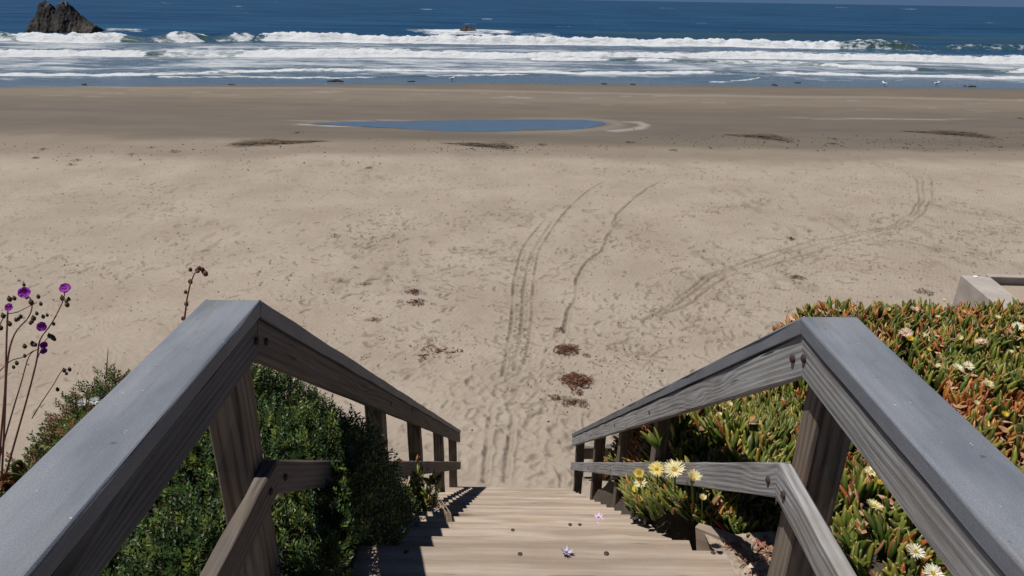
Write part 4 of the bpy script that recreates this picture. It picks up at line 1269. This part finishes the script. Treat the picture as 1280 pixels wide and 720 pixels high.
# broad reddish leaves at the left edge
rl = empty('succulent_plant', (-2.0, 1.7, PLAT), 'succulent with broad red and olive leaves at the left edge below the purple flowers', 'succulent')
for i, (px, py, c) in enumerate([(8, 590, (.20, .05, .03)), (20, 605, (.28, .10, .05)), (30, 598, (.16, .17, .04)), (14, 620, (.17, .04, .03)), (5, 606, (.30, .12, .06)),
                                 (26, 575, (.16, .10, .04)), (35, 612, (.20, .19, .05)), (6, 630, (.22, .20, .08)), (18, 584, (.12, .13, .035)), (2, 575, (.2, .07, .04))]):
    p = on(px, py, bed_left, 0.05)
    mb = MB(); t = random.random() * 6.28
    d = Vector((math.cos(t) * .7, math.sin(t) * .5 - .3, .7)).normalized(); s_ = d.cross(Vector((.3, -.8, .4))).normalized(); nn = s_.cross(d)
    v = []; f = []
    for j in range(6):
        u_ = j / 5; wd = .026 * math.sin(math.pi * (.12 + .83 * u_)); c0_ = d * (.095 * u_) + nn * (.035 * u_ * u_)
        v += [c0_ - s_ * wd + nn * wd * .4, c0_, c0_ + s_ * wd + nn * wd * .4]
    for j in range(5):
        f += [(j * 3, j * 3 + 1, j * 3 + 4, j * 3 + 3), (j * 3 + 1, j * 3 + 2, j * 3 + 5, j * 3 + 4)]
    mb.add(v, f, c)
    o = mb.build('leaf', FOLIAGE, rl, True, loc=Vector(p) - Vector((0, 0, .03)) - rl.location)
    sd = o.modifiers.new('thickness', 'SOLIDIFY'); sd.thickness = .004

# small plant at the lowest left posts
sp_ = empty('sprouting_plant', (-0.62, 3.9, float(tread_z(np.array([3.9]))[0])), 'small dark leafy sprout with dry stems by the lower left posts', 'plant')
pt = on(530, 632, lambda x, y: tread_z(y) + .02)
pp = np.array([pt + np.array([rng.normal() * .06 - .05, rng.normal() * .10, abs(rng.normal()) * .08]) for _ in range(30)])
leaf_parts(sp_, ice_leaves(pp, np.repeat([[.2, 0, 1.0]], 30, 0), (5, 8), lean=.9, red=0.10, Ls=(0.05, 0.09), seed=47), 200)
mb = MB()
for i in range(6):
    a_ = Vector(on(548 + i * 1.5, 640 + (i % 3) * 3, lambda x, y: tread_z(y) + .05)) - sp_.location
    mb.tube([a_ + Vector((-.03, .02, .02)), a_ + Vector((.0, 0, .07)), a_ + Vector((.03, -.02, .04)), a_ + Vector((.04, -.05, -.01))], [.003, .003, .0025, .002], 4, (.42, .30, .20))
mb.build('dry_stem', STEM, sp_)

# ---- left: the tall purple-flowered plant
YP = 1.95
pu = empty('flowering_plant', aty(5, 640, YP), 'tall pink stemmed plant with purple flowers and dark buds at the left edge', 'flowering plant')
L0 = pu.location
def W(px, py, dy=0.0): return Vector(aty(px, py, YP + dy)) - L0
def stem(pts, r0, r1, c=(.40, .17, .12)):
    P = [W(*q) for q in pts]
    # smooth the line
    out = []
    for i in range(len(P) - 1):
        for k_ in range(4):
            t = k_ / 4
            a0 = P[max(i - 1, 0)]; a1 = P[i]; a2 = P[i + 1]; a3 = P[min(i + 2, len(P) - 1)]
            out.append(0.5 * ((2 * a1) + (-a0 + a2) * t + (2 * a0 - 5 * a1 + 4 * a2 - a3) * t * t + (-a0 + 3 * a1 - 3 * a2 + a3) * t ** 3))
    out.append(P[-1])
    n = len(out); r0 *= .64; r1 *= .7
    mb = MB(); mb.tube(out, [r0 + (r1 - r0) * i / (n - 1) for i in range(n)], 6, c)
    return mb.build('stem', STEM, pu, True)
stem([(-4, 640), (0, 560), (6, 490), (8, 430), (10, 385), (12, 383)], .0065, .003, (.46, .20, .15))
stem([(2, 600), (6, 520), (9, 455), (18, 418), (36, 396), (40, 378), (32, 367)], .0055, .0022, (.45, .19, .14))
stem([(8, 590), (22, 540), (36, 490), (46, 450), (50, 425), (64, 405), (78, 378), (81, 364)], .0055, .002, (.30, .10, .08))
stem([(0, 570), (14, 520), (26, 480), (36, 446), (46, 437)], .0045, .002, (.38, .15, .10))
stem([(40, 523), (52, 503), (66, 482), (77, 464), (86, 461)], .003, .0016, (.28, .13, .08))
stem([(-6, 470), (12, 452), (30, 446), (42, 438)], .003, .0018, (.18, .09, .06))
stem([(-6, 420), (6, 395), (22, 390), (46, 378)], .003, .0016, (.22, .10, .07))
stem([(46, 450), (58, 424), (66, 421)], .0022, .0014, (.25, .12, .08))
stem([(64, 405), (70, 396)], .002, .0014, (.25, .12, .08))
bud = MB()
for i, (px, py) in enumerate([(30, 356), (12, 374), (18, 373), (23, 399), (26, 396), (20, 400), (40, 402), (42, 398), (38, 404), (51, 380), (48, 371), (39, 378), (46, 392),
                              (83, 377), (86, 374), (84, 381), (78, 373), (66, 422), (62, 420), (68, 424), (31, 433), (41, 430), (44, 431), (31, 445), (17, 459), (21, 454),
                              (83, 467), (80, 463), (87, 462), (72, 487), (67, 405), (59, 394), (4, 395), (12, 405), (1, 410), (54, 396), (33, 371)]):
    p = W(px, py, random.uniform(-.02, .02))
    bud = MB()
    rr = random.uniform(.0045, .008)
    bud.ball((0, 0, 0), rr, random.choice([(.07, .06, .03), (.10, .055, .035), (.05, .06, .025)]), (1, 1, 1.25), 7, 5)
    bud.tube([(0, 0, rr), (0, 0, rr * 1.7)], [rr * .5, rr * .1], 5, (.09, .05, .04))
    bud.build('bud', STEM, pu, True, loc=p)
def cup_flower(px, py, r, face):
    p = W(px, py); r *= .88
    ax = Vector(face).normalized(); a = ax.orthogonal().normalized(); b = ax.cross(a)
    mb = MB()
    for i in range(6):
        t = i * math.pi / 3 + random.random() * .3
        rad = a * math.cos(t) + b * math.sin(t); tn = ax.cross(rad)
        v = []; f = []
        for j in range(5):
            u_ = j / 4; wd = r * .62 * math.sin(math.pi * (.10 + .72 * u_)) ; h_ = r * (.55 * u_ - .25 * u_ * u_ + .1 * math.sin(7 * u_ + i))
            c0_ = rad * (r * u_ * .95) + ax * h_
            v += [c0_ - tn * wd + ax * wd * .35, c0_, c0_ + tn * wd + ax * wd * .35]
        for j in range(4):
            f += [(j * 3, j * 3 + 1, j * 3 + 4, j * 3 + 3), (j * 3 + 1, j * 3 + 2, j * 3 + 5, j * 3 + 4)]
        k_ = random.uniform(.8, 1.15)
        mb.add(v, f, (.34 * k_, .035 * k_, .42 * k_))
    o = mb.build('flower', PETAL, pu, True, loc=p)
    mc = MB()
    for i in range(12):
        t = random.random() * 6.28
        rad = (a * math.cos(t) + b * math.sin(t)) * r * .12
        mc.tube([rad, rad * 1.6 + ax * r * .35], [r * .03, r * .035], 3, (.45, .12, .10))
    mc.build('flower_center', PETAL, o)
cup_flower(82, 361, .019, (.2, -.6, .7)); cup_flower(31, 366, .021, (.3, -.7, .5)); cup_flower(12, 384, .015, (.1, -.8, .4))
cup_flower(53, 408, .018, (.2, -.8, .3)); cup_flower(54, 431, .014, (.8, -.6, .1)); cup_flower(54, 438, .013, (.7, -.6, -.2))
mbl = MB()

bs = empty('flower_stalk', aty(231, 402, 2.15), 'single reddish stalk of dark buds standing behind the end of the left railing cap', 'plant')
L0b = bs.location
P = [Vector(aty(a_, b_, 2.15)) - L0b for a_, b_ in ((229, 420), (231, 395), (234, 372), (238, 354), (243, 342), (251, 336))]
mb = MB(); mb.tube([P[0] - Vector((0, 0, .3))] + P, [.004, .0036, .0034, .003, .0028, .0024, .002], 6, (.33, .13, .09)); mb.build('stem', STEM, bs, True)
for px, py in ((249, 335), (253, 337), (257, 342), (255, 340), (238, 337), (233, 380), (232, 365), (238, 352), (229, 398), (247, 338)):
    mb = MB(); rr = random.uniform(.006, .009)
    mb.ball((0, 0, 0), rr, random.choice([(.09, .05, .035), (.06, .04, .03), (.14, .06, .04)]), (1, 1, 1.2), 7, 5)
    mb.build('bud', STEM, bs, True, loc=Vector(aty(px, py, 2.15 + random.uniform(-.01, .01))) - L0b)

# ================================================================== THINGS LYING ABOUT
def kelp(px, py, wpx, hpx, n, label, group=None, cols=None, hgt=0.06, name='kelp_clump', cat='seaweed', flat=False):
    c = atz(px, py); c[2] = sand_z(c[0], c[1])
    x0 = atz(px - wpx / 2, py)[0]; x1 = atz(px + wpx / 2, py)[0]
    y0 = atz(px, py + hpx / 2)[1]; y1 = atz(px, py - hpx / 2)[1]
    rx, ry = (x1 - x0) / 2, (y1 - y0) / 2
    cols = cols or [(.11, .045, .028), (.07, .03, .02), (.16, .075, .045), (.05, .025, .02)]
    mb = MB(); g = random.Random(int(px * 7 + py))
    n = int(n * (2.4 if not flat else .8))
    for i in range(n):
        t = g.random() * 6.28; q = g.random() ** .8 if g.random() < .85 else g.random() * 1.2
        x = rx * q * math.cos(t); yq = ry * q * math.sin(t)
        if flat:
            u_ = g.random() ** .7; q = 1 - u_
            x = flat * rx * (2 * u_ - 1); yq = ry * (.55 - 1.1 * u_) * 1.0 + ry * 1.1 * u_ * g.gauss(0, .6)
            if flat < 0: yq = ry * (1 - 1.6 * u_) + ry * 1.0 * u_ * g.gauss(0, .6)
        ht = hgt * max(0.15, 1 - q) * g.uniform(.3, 1.2)
        a_ = g.random() * 6.28 if not flat else g.gauss(-.25, .22) * (1 if flat > 0 else -1)
        L = g.uniform(.35, 1.0) * min(rx, max(ry, .08)) * (2.0 if flat else .9)
        L = min(max(L, .03), .5 if not flat else .9)
        wd = L * (g.uniform(.08, .2) if not flat else g.uniform(.02, .05))
        pz = sand_z(c[0] + x, c[1] + yq) - c[2]
        pts = []; v = []; f = []
        d = Vector((math.cos(a_), math.sin(a_) * .7, 0))
        for j in range(5):
            u_ = j / 4 - .5
            cc_ = Vector((x, yq, pz + .008 + ht * (1 - 3.2 * u_ * u_) + g.uniform(0, .008))) + d * (L * u_) + Vector((-d.y, d.x, 0)) * (L * (.25 if not flat else .06) * math.sin(u_ * 5 + i))
            s_ = Vector((-d.y, d.x, g.uniform(-.6, .6))).normalized() * wd * (1 - 1.4 * abs(u_)) * .5
            v += [cc_ - s_, cc_ + s_]
        for j in range(4): f.append((j * 2, j * 2 + 1, j * 2 + 3, j * 2 + 2))
        k_ = g.uniform(.7, 1.3)
        cl = g.choice(cols)
        mb.add(v, f, tuple(x_ * k_ for x_ in cl))
    o = mb.build(name, DRY, loc=c)
    tag(o, label, cat, group or 'seaweed washed up on the sand')
    return o
RB = [(.13, .05, .03), (.09, .036, .024), (.06, .026, .02), (.17, .08, .05)]
kelp(709, 437, 30, 14, 70, 'dark brown kelp clump nearest the end of the wandering line in the sand', cols=RB)
kelp(733, 445, 14, 5, 18, 'small kelp scrap just right of the dark brown clump in the sand', cols=RB)
kelp(700, 412, 16, 7, 22, 'small grey brown kelp clump at the tip of the wandering line', cols=[(.12, .08, .06), (.08, .05, .04)])
kelp(721, 476, 38, 18, 110, 'largest reddish brown kelp heap on the sand beyond the stairs', cols=RB)
kelp(722, 490, 16, 8, 26, 'narrow tail of red kelp just below the largest reddish heap', cols=RB)
kelp(697, 497, 26, 9, 26, 'thin brown kelp trail left of the lowest kelp heap', cols=RB)
kelp(718, 503, 34, 9, 60, 'lowest kelp heap, a long reddish strip closest to the stairs', cols=RB)
kelp(518, 364, 22, 7, 40, 'upper of two reddish kelp clumps left of the wheel tracks', cols=RB)
kelp(521, 377, 24, 8, 34, 'lower of two reddish kelp clumps left of the wheel tracks', cols=RB)
kelp(499, 377, 10, 6, 16, 'small dark kelp scrap just left of the two reddish clumps', cols=RB)
kelp(466, 399, 20, 5, 20, 'thin dark kelp scrap above the left railing slope', cols=RB)
kelp(456, 355, 11, 5, 16, 'dark kelp knot at the end of a curved trail of bits on the left', cols=RB)
kelp(424, 352, 10, 4, 10, 'short dark kelp strip at the start of the left railing', cols=RB)
kelp(444, 335, 12, 3, 10, 'thin kelp strip above the dark kelp knot on the left', cols=RB)
kelp(418, 294, 12, 5, 12, 'small black kelp tuft alone in the middle left sand', cols=RB)
kelp(545, 437, 60, 18, 13, 'loose scatter of brown kelp scraps near the foot of the left railing', cols=RB, hgt=.03)
kelp(996, 347, 22, 5, 34, 'long dark kelp strip on the right sand left of the concrete wall', cols=[(.07, .03, .022), (.045, .025, .02)])
kelp(988, 299, 13, 5, 18, 'dark kelp knot touching the curved vehicle track', cols=[(.07, .035, .025), (.045, .025, .02)])
kelp(1155, 366, 22, 8, 22, 'dark curled kelp scrap just above the ice plant bed', cols=[(.07, .04, .03), (.13, .08, .06)])
kelp(880, 314, 20, 3, 10, 'thin dark kelp scraps beside the middle of the vehicle track', cols=[(.06, .035, .025)])
kelp(775, 590, 14, 26, 26, 'brown dry kelp caught behind the low posts of the right railing', cols=RB)
kelp(815, 455, 10, 40, 0 + 12, 'sparse brown weed bits above the slope of the right railing', cols=RB, hgt=.03)
DK = [(.095, .066, .044), (.125, .09, .06), (.065, .045, .03)]
kelp(350, 180, 100, 9, 260, 'long dark fan of weed on the damp sand left of the pool', 'dark weed fans on the damp sand', DK, .03, 'weed_patch', flat=-1)
kelp(598, 182, 80, 8, 220, 'dark fan of weed on the damp sand just below the pool', 'dark weed fans on the damp sand', DK, .03, 'weed_patch', flat=1)
kelp(945, 171, 58, 8, 160, 'slanting dark weed patch on the damp sand right of the pool', 'dark weed fans on the damp sand', DK, .03, 'weed_patch', flat=1)
kelp(1182, 167, 78, 8, 200, 'rightmost dark weed fan on the damp sand near the right edge', 'dark weed fans on the damp sand', DK, .03, 'weed_patch', flat=1)
for px, py, wpx, lab in ((45, 199, 16, 'dark curved weed strip in the tide line nearest the left edge'), (55, 189, 10, 'short weed strip just above the curved strip near the left edge'),
                    (88, 208, 14, 'lowest dark weed strip of the left tide line'), (190, 188, 8, 'small dark weed knot left of the longest weed fan'),
                    (219, 193, 16, 'flat weed strip just right of the small weed knot on the left'), (372, 166, 14, 'weed strip on the grey damp sand under the left tip of the pool'),
                    (678, 181, 18, 'thick dark weed strip below the right half of the pool'), (786, 178, 12, 'dark weed knot below the pale rim at the right end of the pool'),
                    (842, 188, 12, 'thin weed strip between the pool rim and the slanting weed patch'), (985, 178, 22, 'long weed strip touching the lower end of the slanting weed patch'),
                    (1043, 174, 8, 'forked weed scrap midway between the two right hand weed patches'), (1245, 184, 22, 'long flat weed strip right of the rightmost weed fan'),
                    (460, 211, 12, 'lone weed strip on dry sand above the curved trail of bits'), (1275, 148, 12, 'dark weed strip highest on the damp sand at the right edge'),
                    (1040, 180, 16, 'thin weed strip just below the forked weed scrap'), (96, 203, 12, 'pale weed strip just above the lowest strip on the left'),
                    (165, 196, 8, 'small weed strip left of the flat weed strip on the left')):
    kelp(px, py, wpx, 2.4, 16, lab, 'strips of weed in the old tide line', DK, .05)

# fine brown bits all over: nobody could count them
mb = MB(); g = random.Random(99)
def bit(px, py, s_):
    p = atz(px, py); z = sand_z(p[0], p[1])
    t = g.random() * 6.28; L = s_ * 1.5 * g.uniform(.4, 1.5); d = Vector((math.cos(t), math.sin(t), g.uniform(0, .4))) * L
    w_ = Vector((-d.y, d.x, 0)) * g.uniform(.15, .45); q = Vector((p[0], p[1], z + .008)); up = Vector((0, 0, L * g.uniform(.1, .35)))
    c = g.choice([(.06, .034, .024), (.085, .045, .03), (.04, .025, .018), (.11, .065, .042)])
    mb.add([q - d * .5, q + w_ * .5 + up * .3, q + d * .5 + up * .2, q - w_ * .5 + up * .2, q + up], [(0, 3, 4), (3, 2, 4), (2, 1, 4), (1, 0, 4)], c)
def bits(px, py, rx, ry, n, s_):
    for i in range(n): bit(px + g.gauss(0, rx), py + g.gauss(0, ry), s_)
bits(540, 430, 40, 14, 160, .022); bits(700, 470, 36, 30, 190, .025); bits(480, 280, 30, 16, 90, .03); bits(470, 360, 60, 30, 190, .025)
bits(640, 360, 60, 60, 90, .022); bits(820, 400, 80, 40, 220, .026); bits(780, 470, 40, 26, 200, .02); bits(900, 330, 120, 40, 200, .028)
bits(1060, 350, 90, 24, 160, .028); bits(1150, 280, 90, 30, 150, .03); bits(240, 320, 120, 30, 170, .03); bits(350, 390, 60, 30, 120, .024)
bits(90, 330, 90, 22, 120, .03); bits(600, 187, 60, 4, 130, .06); bits(980, 178, 150, 6, 200, .07); bits(300, 190, 200, 9, 200, .06); bits(1200, 180, 80, 6, 120, .07)
bits(640, 230, 380, 26, 400, .035); bits(1200, 330, 60, 24, 90, .028)
for i in range(500): bit(g.uniform(-20, 1300), g.uniform(195, 470), .026)
o = mb.build('wrack_bits', DRY); tag(o, 'scattered brown bits of weed strewn over the dry sand', None, None, 'stuff')

# petals and fallen daisies on the steps
def daisy(px, py, i, r, c1, c2, label):
    z = H - 1.73 - RISE * i + .003
    p = atz(px, py, z)
    e_ = empty('fallen_flower', p, label, 'flower', 'fallen flowers on the treads')
    g = random.Random(px)
    for k_ in range(11):
        t = k_ * 2 * math.pi / 11 + g.random() * .3
        d = Vector((math.cos(t), math.sin(t), g.uniform(.1, .7))).normalized(); s_ = d.cross(Vector((0, 0, 1))).normalized()
        L = r * g.uniform(.8, 1.1); w_ = r * .16
        m2 = MB(); c = c1 if k_ % 2 else c2
        m2.add([d * .002 - s_ * w_ * .4, d * .002 + s_ * w_ * .4, d * L * .6 + s_ * w_, d * L * .6 - s_ * w_, d * L + Vector((0, 0, .004))], [(0, 1, 2, 3), (3, 2, 4)], c)
        m2.build('petal', PETAL, e_, loc=(0, 0, .003))
    m2 = MB(); m2.ball((0, 0, .005), r * .2, (.18, .10, .22)); m2.build('flower_center', PETAL, e_, True)
daisy(708, 692, 0, .026, (.30, .28, .42), (.62, .58, .70), 'fallen blue grey daisy lying on the top tread')
daisy(748, 648, 3, .030, (.72, .50, .72), (.80, .66, .80), 'fallen pink daisy on a lower tread beside a small petal')
daisy(746, 656, 2, .012, (.75, .6, .75), (.7, .55, .7), 'tiny pale pink petals lying just below the pink daisy')

# ---- rocks in the sea
def sea_rock(name, px, py, prof, depth, label, seed, dz=-0.6):
    """prof: silhouette in px (x, y above foot); depth in metres"""
    c = atz(px, py, SEA_Z)
    k_ = (0.92 * c[1] + 2.35) / 850.0
    xs = np.array([(a - px) * k_ for a, b in prof]); hs = np.array([(py - b) * k_ * 1.02 for a, b in prof])
    gx = np.linspace(xs[0] - .6, xs[-1] + .6, 150); gy = np.linspace(-depth, depth, 70)
    A_, B_ = np.meshgrid(gx, gy)
    warp = 0.5 * fbm(A_ / 1.3, B_ / 1.3, seed, 3)
    hprof = np.interp(A_ + warp * .35 * np.abs(B_) , xs, hs)
    half = depth * (0.55 + 0.45 * np.clip(hprof / max(hs), 0, 1)) * (1 + .25 * fbm(A_ / 1.1, A_ * 0, seed + 3, 3))
    q = np.clip(np.abs(B_) / np.maximum(half, .01), 0, 1.4)
    z = hprof * (1 - q ** 1.5)
    rid = np.abs(fbm(A_ / .9, B_ / .9, seed + 7, 5)) + .5 * np.abs(fbm(A_ / .35, B_ / .5, seed + 9, 3))
    z = z * (1.04 - .22 * rid) + .35 * fbm(A_ / .5, B_ / .5, seed + 11, 4) * np.clip(hprof / 2, 0, 1)
    z = np.where(hprof * (1 - q) <= 0, dz, z)
    idx = np.arange(A_.size).reshape(A_.shape)
    f = np.stack([idx[:-1, :-1], idx[:-1, 1:], idx[1:, 1:], idx[1:, :-1]], -1).reshape(-1, 4)
    o = mesh_np(name, np.stack([A_, B_, z], -1).reshape(-1, 3), [f], ROCK, None, smooth=False, loc=(c[0], c[1], SEA_Z - .05))
    return tag(o, label, 'rock')
sea_rock('sea_stack', 82, 39.5, [(42, 39.5), (44, 34), (50, 22), (53, 17), (58, 9), (63, 4.5), (68, 5), (73, 9.5), (78.5, 16), (82, 9), (87, 4), (91, 4), (95, 8), (99, 14), (104, 20), (109, 25), (116, 29), (122, 32), (123, 39.5)], 3.6,
         'dark twin peaked sea stack standing in the surf at the upper left', 501)
sea_rock('sea_rock', 586, 39.5, [(573, 39.5), (576, 36), (580, 33.2), (583, 32), (588, 33), (593, 36), (599, 39.5)], 1.8,
         'small dark rock awash behind the outer breaker near the middle', 511)
def shore_clump(px, py, wpx, hpx, label, group=None):
    c = atz(px, py, SEA_Z)
    k_ = (0.92 * c[1] + 2.35) / 850.0
    mb = MB(); g = random.Random(int(px))
    n = max(3, int(wpx / 2.0))
    for i in range(n):
        u_ = (i + .5) / n - .5
        mb.ball((u_ * wpx * k_, g.uniform(-.2, .2), .02 + hpx * k_ * .25 * (1 - abs(u_) * 1.2)), max(.08, hpx * k_ * .55 * (1.1 - abs(u_) * 1.5)), random.choice([(.03, .026, .024), (.045, .035, .03), (.02, .018, .018)]),
                (1.7, 1.5, g.uniform(.7, 1.0)), 7, 5)
    o = mb.build('shore_rock', DRY, loc=(c[0], c[1], max(sand_z(c[0], c[1]), SEA_Z) - .03))
    tag(o, label, 'rock', group or 'dark rocks along the waterline')
shore_clump(420, 101.8, 19, 4.2, 'largest of the low black rocks along the waterline, left of the middle')
shore_clump(514, 102.2, 8, 2.6, 'small black rock at the waterline right of the largest one')
shore_clump(105, 106.3, 7, 1.8, 'leftmost small black rock at the waterline')
shore_clump(290, 106.0, 8, 1.8, 'flat black rock at the waterline below the gap in the breakers')
shore_clump(755, 105.3, 5, 2.0, 'tiny black rock at the waterline just right of the middle')
shore_clump(791, 105.8, 5, 1.8, 'tiny black rock at the waterline beside another tiny rock')
shore_clump(997, 103.8, 8, 2.2, 'black rock in the shallows on the right half of the waterline')
shore_clump(968, 106.8, 3, 2.4, 'upright black stone at the waterline on the right half')
shore_clump(1214, 108.5, 14, 2.6, 'rightmost long black rock at the waterline')

def gull(px, py, label, turn=0.0, tall=1.0):
    c = atz(px, py + 1.4, SEA_Z)
    z = max(sand_z(c[0], c[1]), SEA_Z) + .0
    e_ = empty('gull', (c[0], c[1], z), label, 'bird', 'white gulls at the water edge')
    e_.rotation_euler = (0, 0, turn)
    mb = MB()
    mb.tube([(-.24, 0, .20), (-.12, 0, .21), (0, 0, .22), (.10, 0, .24), (.16, 0, .30), (.20, 0, .36), (.25, 0, .36)], [.015, .05, .085, .075, .045, .045, .02], 8, (.82, .82, .8))
    mb.build('body', BIRD, e_, True)
    m2 = MB()
    for s_ in (-1, 1): m2.ball((-.06, s_ * .06, .235), .12, (.42, .43, .45), (1.3, .35, .55))
    m2.build('wing', BIRD, e_, True)
    m3 = MB(); m3.tube([(.25, 0, .36), (.31, 0, .345)], [.012, .003], 5, (.7, .5, .1)); m3.build('beak', BIRD, e_)
    for s_ in (-1, 1):
        m4 = MB(); m4.tube([(.0, s_ * .03, .16), (.0, s_ * .03, -.02)], [.01, .008], 5, (.5, .35, .25)); m4.build('leg', BIRD, e_)
gull(565, 100.5, 'lone white gull standing in the shallows near the middle', .4)
gull(1105, 106.6, 'white gull at the water edge on the right beside a dark stone', 2.0)
gull(1170, 106.2, 'white gull at the water edge farther right, left of the rightmost black rock', .2)
